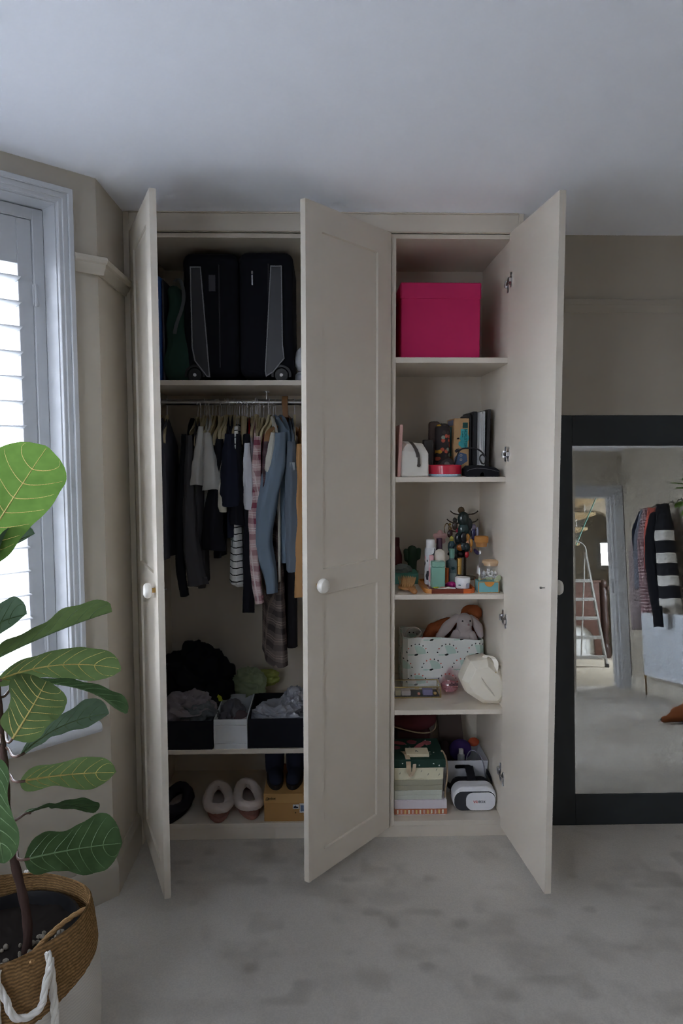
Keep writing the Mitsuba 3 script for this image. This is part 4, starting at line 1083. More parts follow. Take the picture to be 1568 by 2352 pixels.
def plaid(base, c1, c2, s):
    def fn(p, n, uv):
        w = .012 * noise(p.x * 20, p.y * 20, p.z * 9)
        h, v = (p.z + w) / s, (p.x * .8 + p.y * .7 + .12 * p.z + w) / s
        h, v = h - dr.floor(h), v - dr.floor(v)
        a = dr.select((h > .15) & (h < .50), .55, 0.0) + dr.select((v > .2) & (v < .55), .40, 0.0)
        b = dr.select((dr.abs(h - .72) < .035) | (dr.abs(h - .86) < .03) | (dr.abs(v - .76) < .04), .65, 0.0)
        return mix(mix(C3(base), C3(c1), a), C3(c2), b)
    return fn


scene['stripes'] = pr(proc(stripes_fn), 0.95)
scene['pink_plaid'] = pr(proc(plaid((198, 172, 172), (126, 50, 72), (226, 216, 214), .062)), 0.95)
scene['dark_plaid'] = pr(proc(plaid((112, 100, 94), (58, 52, 52), (150, 134, 124), .070)), 0.95)
scene['brown_plaid'] = pr(proc(plaid((92, 72, 76), (60, 46, 52), (112, 90, 92), .05)), 0.95)


def garment(x, zt, zb, th=.03, hw=(.17, .185), rot=0, seed=0, lean=(0, 0), drop=.075, flare=1.0, fold=.006, waves=7):
    """cloth hung on a hanger: x at the hanger, zt at the neck, zb at the hem; thin across the rail, wide along y"""
    m, n = 34, 56
    f = np.linspace(0, 2 * PI, n, endpoint=False)
    rg = np.random.default_rng(seed)
    ph = rg.uniform(0, 6.28, 6)
    R = []
    for i in range(m):
        s = i / (m - 1)
        w = 1.27 * (hw[0] + (hw[1] - hw[0]) * min(1, s * 3))
        t = th * (min(1, .30 + s * 4) + (flare - 1) * s * s)
        cy, sy = np.cos(f), np.sin(f)
        ztop = zt - drop * np.abs(cy) ** 1.5
        zz = ztop + (zb + .006 * np.sin(2 * f + ph[0]) - ztop) * s
        wave = fold * min(1, s * 2.5) * (np.sin(waves * f + ph[1] + 1.3 * s) + .7 * np.sin((waves + 4) * f + ph[2] - 2 * s))
        xx = x + .5 * t * np.sign(sy) * np.abs(sy) ** .7 + wave + lean[0] * s
        yy = RY + w * np.sign(cy) * np.abs(cy) ** .8 + lean[1] * s + .5 * wave
        R.append(np.c_[xx, yy, zz])
    mesh = loft(np.array(R))
    return turn(mesh, rot, (x, RY, 0)).apply_translation((-.17 * math.sin(math.radians(rot)), 0, 0))


def sleeve(path, rx, ry, seed=0):
    """a hanging sleeve: radii rx across the rail and ry along it, one per point of the path"""
    p = spline(path, 26)
    u = np.linspace(0, 1, len(path))
    q = np.linspace(0, 1, 26)
    a, b = np.interp(q, u, rx), np.interp(q, u, ry)
    f = np.linspace(0, 2 * PI, 24, endpoint=False)
    R = []
    for i in range(26):
        w = 1 + .10 * np.sin(5 * f + 4 * q[i] + seed) + .06 * np.sin(22 * q[i] + 2 * f + seed)
        R.append(np.c_[p[i][0] + a[i] * np.cos(f) * w, p[i][1] + b[i] * np.sin(f) * w, p[i][2] + .10 * a[i] * np.sin(2 * f + seed)])
    R.append(np.array(R[-1]) * 1.0)
    R[-1] = R[-1].mean(0) + (R[-1] - R[-1].mean(0)) * .86
    R.append(R[-1] + np.array([0, 0, .03]))
    return loft(np.array(R))


def cloth(name, label, kind, col, bsdf, body, sleeves=(), lab=None):
    k = thing(name, label, kind)
    if body is not None:
        part(k, 'body', body, col, bsdf, 60)
    for s in sleeves:
        part(k, 'sleeve', s, col, bsdf, 60)
    return k


def slv(x, y, zs, dx, r0, r1, mid=None, dy=-.03, seed=0, ry=1.0):
    """sleeve from the shoulder tip (x, y, zs[0]) to zs[1], moved dx sideways"""
    zm = (zs[0] + zs[1]) / 2
    y = y - .035
    mid = dx * .6 if mid is None else mid
    return sleeve([(x, y, zs[0]), (x + mid * .5, y + dy * .6, zs[0] * .72 + zs[1] * .28), (x + mid, y + dy, zm), (x + dx, y + dy, zs[1])], [r0 * .6, r0, (r0 + r1) / 2, r1], [r0 * .7 * ry, r0 * ry, (r0 + r1) / 2 * ry, r1 * ry], seed)


cloth('shirt', 'charcoal shirt at the far left end of the rail', 'shirt', (84, 84, 92), 'cloth', garment(-.655, 1.735, 1.155, .075, rot=6, seed=1, fold=.007), [slv(-.672, .115, (1.62, 1.432), .006, .022, .028, seed=1)])
cloth('cardigan', 'long narrow black cardigan sleeve hanging left of the charcoal sweater', 'cardigan', (28, 29, 35), 'cloth', garment(-.545, 1.735, 1.10, .024, rot=4, seed=2), [slv(-.556, .115, (1.66, 1.012), -.004, .016, .018, -.016, seed=2)])
cloth('sweater', 'charcoal knitted sweater left of the pale grey t-shirt', 'sweater', (78, 77, 80), 'cloth', garment(-.512, 1.735, 1.04, .050, (.165, .19), rot=8, seed=3, flare=1.25), [slv(-.534, .110, (1.655, 1.06), .030, .020, .040, .0, seed=3)])
cloth('t_shirt', 'pale grey t-shirt with wide short sleeves', 't-shirt', (190, 190, 186), 'cloth', garment(-.468, 1.752, 1.335, .040, (.15, .165), rot=6, seed=4), [slv(-.462, .105, (1.665, 1.440), .020, .024, .036, seed=4), slv(-.488, .110, (1.690, 1.458), -.012, .016, .026, seed=5)])
cloth('top', 'black top hanging behind the pale grey t-shirt', 'top', (30, 30, 36), 'cloth', garment(-.425, 1.70, 1.165, .045, rot=8, seed=6), [slv(-.415, .115, (1.64, 1.20), -.022, .024, .046, -.018, seed=6)])
cloth('blouse', 'cream blouse with only a short sleeve showing between dark tops', 'blouse', (206, 200, 184), 'cloth', garment(-.405, 1.69, 1.40, .012, (.16, .165), rot=4, seed=7, fold=.002), [slv(-.404, .100, (1.56, 1.352), .004, .012, .017, seed=7)])
cloth('top', 'navy top in the middle of the crowded rail', 'top', (32, 35, 48), 'cloth', garment(-.378, 1.748, 1.24, .050, rot=6, seed=8), [slv(-.372, .095, (1.66, 1.378), .006, .030, .042, seed=8)])
cloth('top', 'thin grey-green top edge beside the striped top', 'top', (100, 106, 104), 'cloth', garment(-.366, 1.66, 1.052, .022, (.16, .18), rot=5, seed=9, fold=.003))
cloth('striped_top', 'white top with thin black horizontal stripes', 'top', None, 'stripes', garment(-.352, 1.735, 1.052, .026, (.165, .20), rot=3, seed=10, flare=2.9, fold=.0045), [slv(-.345, .098, (1.69, 1.34), -.004, .012, .012, seed=10)])
cloth('cardigan', 'long black cardigan between the striped top and the pink plaid shirt', 'cardigan', (27, 27, 33), 'cloth', garment(-.306, 1.74, 1.0, .030, (.155, .165), rot=4, seed=11), [slv(-.306, .110, (1.66, .945), .002, .022, .022, .004, seed=11), slv(-.338, .095, (1.66, 1.30), -.004, .018, .026, seed=12)])
cloth('top', 'bright red top, just a sliver showing behind the black cardigan', 'top', (196, 28, 34), 'cloth', garment(-.303, 1.735, 1.40, .012, (.17, .175), rot=4, seed=13, fold=.0015))
cloth('shirt', 'white shirt next to the pink plaid shirt', 'shirt', (204, 205, 214), 'cloth', garment(-.292, 1.72, 1.37, .020, rot=4, seed=14, fold=.003), [slv(-.304, .098, (1.625, 1.362), .008, .016, .019, seed=14)])
cloth('plaid_shirt', 'pink and white plaid shirt with a long dangling sleeve', 'shirt', None, 'pink_plaid', garment(-.276, 1.735, 1.0, .026, rot=5, seed=15), [slv(-.262, .095, (1.65, .985), .004, .022, .018, -.014, seed=15)])
cloth('top', 'pink garment, a thin edge beside the brown plaid shirt', 'top', (196, 104, 122), 'cloth', garment(-.246, 1.67, 1.38, .008, (.17, .18), rot=2, seed=16, fold=.001))
cloth('plaid_shirt', 'dark brown plaid shirt left of the blue sweatshirt', 'shirt', None, 'brown_plaid', garment(-.228, 1.685, 1.18, .036, rot=4, seed=17), [slv(-.226, .100, (1.63, 1.34), .004, .018, .022, seed=17)])
cloth('plaid_trousers', 'long grey plaid trousers hanging lowest on the rail', 'trousers', None, 'dark_plaid', garment(-.190, 1.66, .706, .030, (.10, .15), rot=14, seed=18, lean=(.004, -.05), drop=.02, flare=2.6, fold=.004, waves=4))
cloth('shirt', 'cream shirt edge showing along the left of the blue sweatshirt', 'shirt', (206, 202, 190), 'cloth', garment(-.190, 1.742, 1.06, .016, (.165, .18), rot=12, seed=19, fold=.002), [slv(-.200, .100, (1.665, 1.50), -.014, .014, .018, seed=19)])
cloth('sweatshirt', 'blue-grey sweatshirt with a bent sleeve, the largest garment on the rail', 'sweatshirt', (112, 130, 148), 'cloth', garment(-.150, 1.748, 1.135, .088, (.165, .18), rot=16, seed=20, fold=.007), [sleeve([(-.172, .075, 1.665), (-.200, .045, 1.50), (-.236, .036, 1.32), (-.240, .044, 1.20), (-.218, .050, 1.10), (-.210, .054, 1.022)], [.022, .040, .042, .040, .034, .022], [.026, .044, .046, .042, .036, .026], 3)])
cloth('sweatshirt', 'slate blue sweatshirt behind the largest one', 'sweatshirt', (96, 106, 118), 'cloth', garment(-.122, 1.735, 1.115, .040, rot=6, seed=21), [slv(-.128, .105, (1.63, 1.112), .004, .026, .026, seed=21)])
cloth('trousers', 'black trousers behind the grey plaid trousers', 'trousers', (32, 30, 32), 'cloth', garment(-.120, 1.66, .785, .034, (.12, .16), rot=10, seed=22, lean=(-.012, -.02), drop=.02, flare=1.4, fold=.003, waves=4))
cloth('cardigan', 'camel cardigan cut off by the edge of the middle door', 'cardigan', (186, 136, 84), 'cloth', garment(-.084, 1.70, 1.01, .040, rot=4, seed=23), [slv(-.094, .100, (1.62, 1.008), .0, .020, .024, seed=23)])
part('cardigan_002', 'pocket_patch', cb(-.106, -.088, .030, .044, 1.16, 1.24, .004), (140, 166, 184), 'cloth', label='pale blue patch')
part('sweatshirt_001', 'badge', turn(cb(-.134, -.112, .036, .041, 1.515, 1.548, .001), 6, (-.122, .04, 1.5)), (150, 156, 162), 'cloth', label='pale square badge')

# ---------------------------------------------------------------- storage boxes on the low shelf
z = SH['lb']


def open_box(x0, x1, y0, y1, h, col, label, seams=None):
    k = thing('storage_box', label, 'box')
    o = m3.Manifold.cube((x1 - x0, y1 - y0, h)).translate((x0, y0, z))
    i = m3.Manifold.cube((x1 - x0 - .008, y1 - y0 - .008, h)).translate((x0 + .004, y0 + .004, z + .005))
    part(k, 'body', o - i, col, 'cloth', 30)
    if seams:
        for s in seams:
            part(k, 'seam', cb(x0 + .002, x1 - .002, y0 - .0012, y0 + .001, z + s - .001, z + s + .001, .0003), tuple(int(c * .9) for c in col), 'cloth')
    return k


open_box(-.700, -.4535, .026, .36, .118, (30, 31, 37), 'black fabric storage box at the left of the low shelf')
open_box(-.449, -.3135, .030, .35, .122, (206, 210, 214), 'white fabric storage box between two black ones', (.022, .098))
open_box(-.311, -.055, .034, .36, .122, (30, 31, 37), 'black fabric storage box right of the white one')
solo('shirt', crumple((-.572, .15, z + .125), (.102, .095, .072), 31, .5, 5, flat=z + .012, inside=((-.692, .036, 0), (-.40, .35, 3))), (138, 130, 134), 'cloth', 'crumpled grey-pink clothes heaped in the left black box', 'clothes', smooth=60)
solo('grey_top', crumple((-.530, .12, z + .105), (.078, .060, .060), 37, .6, 4, flat=z + .012), (104, 110, 112), 'cloth', 'crumpled grey top spilling over the edge of the left black box', 'clothes', smooth=60)
solo('jacket', crumple((-.575, .34, z + .150), (.150, .13, .185), 41, .5, 5, flat=z + .122, inside=((-.711, .20, 0), (-.40, .53, 3))), (26, 28, 33), 'cloth', 'large black garment heaped at the back left of the low shelf', 'jacket', smooth=60)
solo('bag', rb(-.512, -.412, .385, .50, z + .001, z + .225, .02), (28, 29, 33), 'cloth', 'squarish black bag behind the white box', 'bag', smooth=50)
lf = [[(-.494, .255, z + .118), (-.474, .250, z + .127), (-.462, .252, z + .152), (-.448, .258, z + .140), (-.444, .26, z + .120)]]
solo('neon_tag', loft(np.array([[(p[0], p[1] + d, p[2]) for p in lf[0]] for d in (0, .004)])), (204, 220, 50), 'satin', 'neon yellow tag sticking up beside the white box', 'tag')
k = thing('net_top', 'pale green crumpled net top behind the white box', 'clothes')
scene[k] = shape(crumple((-.345, .40, z + .150), (.075, .055, .070), 51, .5, 4, flat=z + .01), (150, 164, 126), 'cloth', 60)
solo('scarf', crumple((-.265, .455, z + .165), (.055, .04, .035), 57, .5, 3), (158, 170, 84), 'cloth', 'yellow-green scarf at the back above the right black box', 'scarf', smooth=60)
solo('tights', crumple((-.395, .19, z + .075), (.052, .11, .055), 61, .6, 4, flat=z + .012), (108, 108, 114), 'cloth', 'grey crumpled tights in the white box', 'clothes', smooth=60)
k = thing('cap', 'brown cap with a pale stripe in the white box', 'cap')
cm = trimesh.creation.icosphere(subdivisions=3)
part(k, 'crown', trimesh.Trimesh(np.array(cm.vertices) * (.044, .05, .045) + (-.356, .13, z + .078), cm.faces), (94, 80, 82), 'cloth', 60)
part(k, 'stripe', tube([(-.356 + .0425 * math.sin(t) - .010 * math.cos(t), .13 - .046 * math.cos(t), z + .095 + .006 * math.sin(t)) for t in np.linspace(-1.3, 1.3, 20)], .004, 8), (190, 182, 180), 'cloth', label='pale stripe')
part(k, 'peak', m3.Manifold.sphere(1, 24).scale((.036, .05, .006)).translate((-.395, .125, z + .085)), (100, 100, 108), 'cloth', 60)
solo('plastic_bag', crumple((-.185, .15, z + .085), (.105, .085, .062), 71, .7, 5, flat=z + .012), (150, 152, 162), 'gloss', 'crinkled clear grey plastic bag in the right black box', 'bag', smooth=25)
solo('plastic_bag', crumple((-.125, .20, z + .115), (.058, .07, .070), 77, .7, 4), (158, 160, 170), 'gloss', 'upright crinkled plastic bag nearest the middle door', 'bag', smooth=25)

# ---------------------------------------------------------------- shoes at the bottom of the left compartment
z = SH['base']


def slipper(cx, cy, rot, label, col=(206, 192, 184), upper=(150, 104, 92)):
    k = thing('slipper', label, 'slipper', None)
    t = np.linspace(0, 2 * PI, 48, endpoint=False)

    def outline(a, b, n=48):
        w = 1 + .10 * np.cos(t)            # a little wider at the toe
        return np.c_[a * np.sin(t) * w, b * np.cos(t)]
    o = outline(.050, .128)
    R = np.array([np.c_[o * s, np.full(48, h)] for s, h in ((.92, 0), (1, .004), (1.0, .016), (.94, .020))])
    part(k, 'sole', turn(loft(R), rot).apply_translation((cx, cy, z)), upper, 'cloth', 50)
    R = np.array([np.c_[outline(.040, .115), np.full(48, h)] for h in (.018, .024)])
    part(k, 'insole', turn(loft(R), rot).apply_translation((cx, cy, z)), (196, 180, 172), 'cloth', 50)
    # toe cap
    g = trimesh.creation.icosphere(subdivisions=4)
    v = np.array(g.vertices) * (.050, .078, .062) + (0, .062, .018)
    g = trimesh.Trimesh(v, g.faces)
    g = g.slice_plane((0, 0, .017), (0, 0, 1)).slice_plane((0, .036, .03), (0, 1, -.15))
    part(k, 'upper', turn(g, rot).apply_translation((cx, cy, z)), upper, 'cloth', 60)
    # fluffy collar
    P = np.array([(.0455 * math.sin(a), -.022 + .088 * math.cos(a), .050 + .022 * max(0, math.cos(a)) + .006 * math.cos(2 * a)) for a in np.linspace(0, 2 * PI, 60, endpoint=False)])
    f = tube(P, .0195, 22, True)
    v = np.array(f.vertices)
    f.vertices = v + f.vertex_normals * (.010 * (meshkit.fbm(v * 190 + cx * 40, 3, 2) - .45))[:, None]
    part(k, 'collar', turn(f, rot).apply_translation((cx, cy, z)), col, 'cloth', 60, label='fluffy pale collar')
    w = np.array([np.c_[outline(.046, .118) , np.full(48, .018)], np.c_[outline(.048, .112) , np.full(48, .05)]])
    part(k, 'side', turn(loft(w, caps=False), rot).apply_translation((cx, cy, z)), upper, 'cloth', 60)
    return k


slipper(-.452, .150, 8, 'fluffy pale slipper with open heel, left of the pair')
slipper(-.328, .168, 14, 'fluffy pale slipper, right of the pair beside the shoe box')
slipper(-.628, .140, -10, 'black fluffy slipper at the far left of the bottom', (40, 38, 44), (30, 28, 34))
k = thing('shoe_box', 'brown cardboard shoe box with a lid beside the pale slippers', 'box')
part(k, 'base', cb(-.2485, -.010, .037, .33, z, z + .090, .001), (176, 128, 70), 'matte')
part(k, 'lid', cb(-.2500, -.008, .035, .332, z + .078, z + .118, .0015), (184, 138, 78), 'matte')
part(k, 'lettering', text('asics', .0100, (-.2175, .035, z + .0985), None, .0006, True), (54, 42, 36), 'matte')
part(k, 'logo', tube(spline([(-.243, .0345, z + .094), (-.238, .0345, z + .0905), (-.231, .0345, z + .100), (-.236, .0345, z + .103), (-.240, .0345, z + .099), (-.232, .0345, z + .092)], 24), .0008, 6), (54, 42, 36), 'matte')
part(k, 'label', cb(-.131, -.106, .0362, .0375, z + .052, z + .071, .0002), (206, 208, 212), 'matte', label='white picture label')
shoe = Polygon([(-.128, z + .056), (-.109, z + .056), (-.109, z + .061), (-.115, z + .062), (-.119, z + .067), (-.127, z + .063)])
part(k, 'label', poly_xz(shoe, .0355, .0363), (44, 48, 60), 'matte', label='printed dark shoe')
part(k, 'label', cb(-.103, -.080, .0362, .0375, z + .036, z + .075, .0002), (206, 208, 212), 'matte')
part(k, 'label', cb(-.099, -.084, .0355, .0363, z + .042, z + .068, .0001), (96, 118, 152), 'matte', label='blue printed panel')
part(k, 'hole', poly_xz(Point(-.120, z + .036).buffer(.0028), .0362, .038), (70, 46, 26), 'matte')
for x, rot, lab in ((-.215, 6, 'dark navy ankle boot on the shoe box, left of the pair'), (-.125, -4, 'dark navy ankle boot on the shoe box, right of the pair')):
    k = thing('ankle_boot', lab, 'boot')
    b = blob([(((x, .20, z + .160), .040), ((x, .21, z + .228), .042)), (((x, .19, z + .150), .030), ((x, .10, z + .148), .028)), (((x, .24, z + .150), .030), ((x, .22, z + .200), .038))], .010, 8)
    b = b.slice_plane((0, 0, z + .136), (0, 0, 1), cap=False)
    part(k, 'upper', turn(b, rot, (x, .2, 0)), (38, 42, 56), 'cloth', 60)
    t = np.linspace(0, 2 * PI, 40, endpoint=False)
    o = np.c_[x + .036 * np.sin(t), .168 + .104 * np.cos(t)]
    part(k, 'sole', turn(loft(np.array([np.c_[o, np.full(40, h)] for h in (z + .1185, z + .138)])), rot, (x, .2, 0)), (28, 28, 32), 'satin')

# ---------------------------------------------------------------- potted fiddle-leaf fig by the window
BC = np.array([-.800, -1.085])


def weave_fn(p, n, uv):
    x, y = p.x - float(BC[0]), p.y - float(BC[1])
    a = dr.atan2(y, x)
    g = fbm(a * 30, p.z * 210, 0.0, 2)
    h = p.z * 125 + .4 * noise(a * 40, p.z * 20, 0.0)
    ring = .74 + .26 * dr.sin(h * 2 * PI)
    jute = mix(C3((136, 102, 66)), C3((188, 150, 104)), g) * ring
    edge = .285 + .03 * dr.sin(a * 2.0 + 1.1) + .004 * noise(a * 30, p.z * 60, 0.0)
    return dr.select((p.z < edge) & (dr.sqrt(x * x + y * y) > .188), C3((222, 216, 206)) * (.85 + .15 * ring), jute)


def weave_h(p, n, uv):
    a = dr.atan2(p.y - float(BC[1]), p.x - float(BC[0]))
    return .0022 * dr.sin(p.z * 125 * 2 * PI + 1.5 * noise(a * 40, p.z * 20, 0.0)) + .002 * fbm(a * 60, p.z * 120, 0.0, 2)


scene['weave'] = {'type': 'twosided', 'b': {'type': 'bumpmap', 'arbitrary': proc(weave_h, 1e-3), 'scale': 1.0, 'bsdf': {'type': 'principled', 'base_color': proc(weave_fn), 'roughness': .95, 'specular': .1}}}
k = thing('woven_basket', 'tall round jute basket with a white dipped base and rope handles holding the fig', 'basket')
prof = [(0, .0), (.196, .0), (.204, .012), (.213, .10), (.217, .20), (.213, .30), (.203, .38), (.196, .417), (.192, .423), (.187, .419), (.192, .38), (.203, .30), (.206, .20), (.202, .10), (.193, .016), (0, .012)]
pp = np.array(prof)
fine = [pp[0]]
for p0, p1 in zip(pp[:-1], pp[1:]):
    nseg = max(1, int(np.linalg.norm(p1 - p0) / .02))
    fine += [p0 + (p1 - p0) * (j + 1) / nseg for j in range(nseg)]
bk = lathe(fine, (BC[0], BC[1], 0), 72)
v = np.array(bk.vertices)
ang = np.arctan2(v[:, 1] - BC[1], v[:, 0] - BC[0])
rr_ = 1 + .018 * np.sin(3 * ang + .6) * (v[:, 2] / .42) + .008 * np.sin(7 * ang + v[:, 2] * 9)
v[:, :2] = BC + (v[:, :2] - BC) * rr_[:, None]
v[:, 2] += .008 * np.sin(2 * ang + 2.2) * (v[:, 2] / .42)
bk.vertices = v
part(k, 'body', bk, None, 'weave', 60)


def rope(path, r, n=60):
    p = spline(path, n)
    ms = []
    d = np.gradient(p, axis=0)
    d /= np.linalg.norm(d, axis=1, keepdims=True)
    u = np.cross(d, (0.31, .17, .93))
    u /= np.linalg.norm(u, axis=1, keepdims=True)
    w = np.cross(d, u)
    L = np.r_[0, np.cumsum(np.linalg.norm(np.diff(p, axis=0), axis=1))]
    for j in range(3):
        a = L / (r * 7) * 2 * PI / 1.6 + j * 2 * PI / 3
        ms.append(tube(p + r * .55 * (np.cos(a)[:, None] * u + np.sin(a)[:, None] * w), r * .62, 8))
    return cat(*ms)


def onb(a, z, out=.010):
    r = np.interp(z, [0, .012, .1, .2, .3, .38, .42], [.196, .204, .213, .217, .213, .203, .196]) + out
    return (BC[0] + r * math.cos(a), BC[1] + r * math.sin(a), z)


for s, (a0, a1) in enumerate(((-.76, -1.28), (2.3, 1.75))):
    am = (a0 + a1) / 2
    part(k, 'handle', rope([onb(a0, .415, .006), onb(a0 + .01, .395, .011), onb(a0 - .08 * np.sign(a0 - a1), .350, .020), onb(am + .12 * np.sign(a0 - a1), .318, .027), onb(am, .308, .028), onb(am - .12 * np.sign(a0 - a1), .318, .027), onb(a1 + .08 * np.sign(a0 - a1), .350, .020), onb(a1 - .01, .395, .011), onb(a1, .415, .006)], .0075, 90), (226, 222, 214), 'cloth', 60, label='white rope handle')
    for a in (a0 + .02, a1 - .02):
        part(k, 'rope', rope([onb(a, .40, .008), onb(a, .30, .008), onb(a, .20, .008), onb(a, .08, .008), onb(a, .02, .008)], .0085, 80), (224, 219, 210), 'cloth', 60, label='white rope sewn down the side')
part(k, 'liner_strap', rope([(BC[0] + .185, BC[1] + .03, .412), (BC[0] + .13, BC[1] - .03, .400), (BC[0] + .10, BC[1] - .09, .385), (BC[0] + .105, BC[1] - .145, .395), (BC[0] + .12, BC[1] - .155, .408)], .006, 50), (176, 136, 88), 'cloth', 60)
k = thing('nursery_pot', 'black plastic nursery pot of soil and pale pebbles inside the basket', 'pot')
PC = (BC[0] + .01, BC[1] + .01, 0)
part(k, 'pot', lathe([(0, .02), (.118, .02), (.150, .360), (.157, .360), (.157, .380), (.150, .382), (.146, .365), (.140, .305), (0, .305)], PC, 48), (30, 30, 32), 'satin')
sv = trimesh.creation.cylinder(radius=.145, height=.02, sections=48).apply_translation((PC[0], PC[1], .337)).subdivide().subdivide()
q = np.array(sv.vertices)
q[:, 2] += np.where(q[:, 2] > .340, .02 * (meshkit.fbm(q * 40, 3, 1) - .5), 0)
sv.vertices = q
part(k, 'soil', sv, (36, 29, 25), 'matte', 60)
rng = np.random.default_rng(5)
pb = []
for i in range(34):
    a, r = rng.uniform(-1.9, .3), .112 * math.sqrt(rng.uniform(.08, 1))
    m = trimesh.creation.icosphere(subdivisions=1, radius=1)
    m.vertices *= rng.uniform(.004, .009, 3)
    pb.append(m.apply_translation((PC[0] + r * math.cos(a), PC[1] + r * math.sin(a), .352)))
part(k, 'pebbles', cat(*pb), (150, 140, 126), 'matte', 60, kind='stuff')


def leaf_fn(base, low):
    def fn(p, n, uv):
        g = fbm(p.x * 45, p.y * 45, p.z * 45, 3)
        return mix(C3(low), C3(base), g)
    return fn


def leafmat(base, low, tr=.7, rough=.35):
    return {'type': 'principledthin', 'base_color': proc(leaf_fn(base, low)), 'roughness': rough, 'diff_trans': tr, 'spec_trans': 0.0, 'eta': 1.45, 'sheen': .1}


scene['leaf'] = leafmat((106, 126, 80), (86, 106, 64), .55)
scene['leaf_dark'] = leafmat((74, 96, 62), (58, 78, 50), .35)
scene['leaf_bright'] = leafmat((112, 146, 72), (90, 124, 58), .9)
scene['leaf_gloss'] = leafmat((104, 126, 104), (84, 104, 84), .35, .20)
FIG = thing('fiddle_leaf_fig', 'fiddle-leaf fig with broad veined leaves in the basket by the shuttered window', 'plant')
trunk = spline([(-.748, -1.12, .330), (-.759, -1.12, .544), (-.775, -1.12, .634), (-.780, -1.12, .778), (-.784, -1.12, .888), (-.790, -1.12, .996), (-.794, -1.12, 1.157), (-.803, -1.12, 1.300), (-.806, -1.115, 1.42), (-.800, -1.11, 1.56)], 60)
tr_ = tube(trunk, np.linspace(.0115, .006, 60) * (1 + .10 * np.sin(np.arange(60) * 1.9)), 12)
part(FIG, 'trunk', tr_, (72, 52, 46), 'matte', 60)
VEIN = (206, 186, 104)
WS = [0, .04, .10, .2, .32, .42, .55, .70, .82, .90, .96, 1.0]
WW = [.05, .40, .62, .70, .66, .70, .88, 1.0, .96, .78, .48, .06]


def leaf(base, tip, side, mat='leaf', arch=.04, fold=.12, wav=.05, seed=0, vein=VEIN, vr=1.0):
    B, Tp, S = (np.array(q, float) for q in (base, tip, side))
    e = Tp - B
    L = np.linalg.norm(e)
    e /= L
    S = S - e * (S @ e)
    w = np.linalg.norm(S)
    s_ = S / w
    n_ = np.cross(s_, e)
    if n_[2] < 0:
        n_ = -n_
    rg = np.random.default_rng(seed)
    ph = rg.uniform(0, 6.28, 4)
    from scipy.interpolate import PchipInterpolator
    wf = PchipInterpolator(WS, WW)

    def at(s, t):
        s, t = np.asarray(s, float), np.asarray(t, float)
        ww = wf(np.clip(s, 0, 1)) * w * (1 + .07 * np.sin(9 * s + ph[0] + np.sign(t)))
        h = arch * L * 4 * s * (1 - s) + fold * np.abs(t) * ww + wav * w * t * t * np.sin(11 * s + ph[1] + 1.5 * np.sign(t)) + .03 * w * np.sin(26 * s + ph[2]) * np.abs(t)
        h = h - .25 * arch * L * s ** 3 * 2
        return B + e * (s * L)[..., None] + s_ * (t * ww)[..., None] + n_ * h[..., None]
    ns, nt = 30, 17
    ss, tt = np.meshgrid(np.linspace(0, 1, ns), np.linspace(-1, 1, nt), indexing='ij')
    V = at(ss, tt).reshape(-1, 3)
    i, j = np.meshgrid(np.arange(ns - 1), np.arange(nt - 1), indexing='ij')
    a = (i * nt + j).ravel()
    F = np.vstack([np.c_[a, a + 1, a + nt + 1], np.c_[a, a + nt + 1, a + nt]])
    k = numbered(FIG + '__leaf')
    scene[k] = mikit.ply(trimesh.Trimesh(V, F, process=False), mat, smooth=True)
    mid = at(np.linspace(0, .985, 26), np.zeros(26))
    ms = [tube(mid, np.linspace(.0030, .0008, 26) * vr, 7)]
    for m in range(7):
        s0 = .05 + .125 * m
        for sg in (-1, 1):
            q = np.linspace(0, 1, 12)
            s1 = s0 + (.16 + .05 * (m == 0)) * q ** 1.3 + .02 * rg.uniform(-1, 1) * q
            ms.append(tube(at(np.clip(s1, 0, .99), sg * .90 * q ** .9), np.linspace(.0013, .0004, 12) * vr, 5))
    part(k, 'veins', cat(*ms), vein, 'satin', 60, label='raised yellow-green veins')
    d = np.linalg.norm(trunk - B, axis=1)
    z0 = np.argmin(d + np.where(trunk[:, 2] > B[2] + .0, .6, 0))
    P0 = trunk[z0]
    part(k, 'petiole', tube(spline([P0, (P0 + B) / 2 + np.array([0, 0, -.006]), B, B + e * .012], 12), .0034, 8), (96, 70, 58), 'satin', 60)
    return k


DV = (94, 122, 78)
leaf((-.843, -1.1, 1.323), (-.678, -1.05, 1.600), (.080, .0, -.051), 'leaf_bright', .02, .05, .05, 1)
leaf((-.792, -1.2, 1.270), (-.747, -1.0, 1.384), (-.020, .05, -.022), 'leaf_gloss', .10, .3, .05, 2, DV)
leaf((-.785, -1.25, 1.140), (-.754, -1.05, 1.186), (-.020, .06, -.040), 'leaf_gloss', .10, .2, .05, 3, DV)
leaf((-.783, -1.15, 1.096), (-.561, -.95, 1.168), (-.025, .08, -.038), 'leaf', .02, .3, .06, 4, DV)
leaf((-.756, -1.2, 1.060), (-.538, -.98, 1.030), (-.004, .03, -.050), 'leaf', .10, .10, .04, 5)
leaf((-.703, -1.25, .941), (-.670, -1.12, 1.036), (.054, .02, -.046), 'leaf', .06, .10, .05, 6)
leaf((-.771, -1.05, 1.006), (-.538, -.90, .885), (-.025, .06, -.030), 'leaf_dark', .08, .2, .05, 7, DV)
leaf((-.709, -1.2, .882), (-.566, -1.0, .915), (-.008, .05, -.044), 'leaf_gloss', .08, .16, .05, 8, DV)
leaf((-.711, -1.2, .819), (-.545, -1.02, .760), (.005, .01, -.046), 'leaf', .05, .14, .07, 9)
leaf((-.718, -1.3, .920), (-.690, -1.35, .705), (.040, .0, .004), 'leaf_dark', .04, .10, .04, 10, DV)
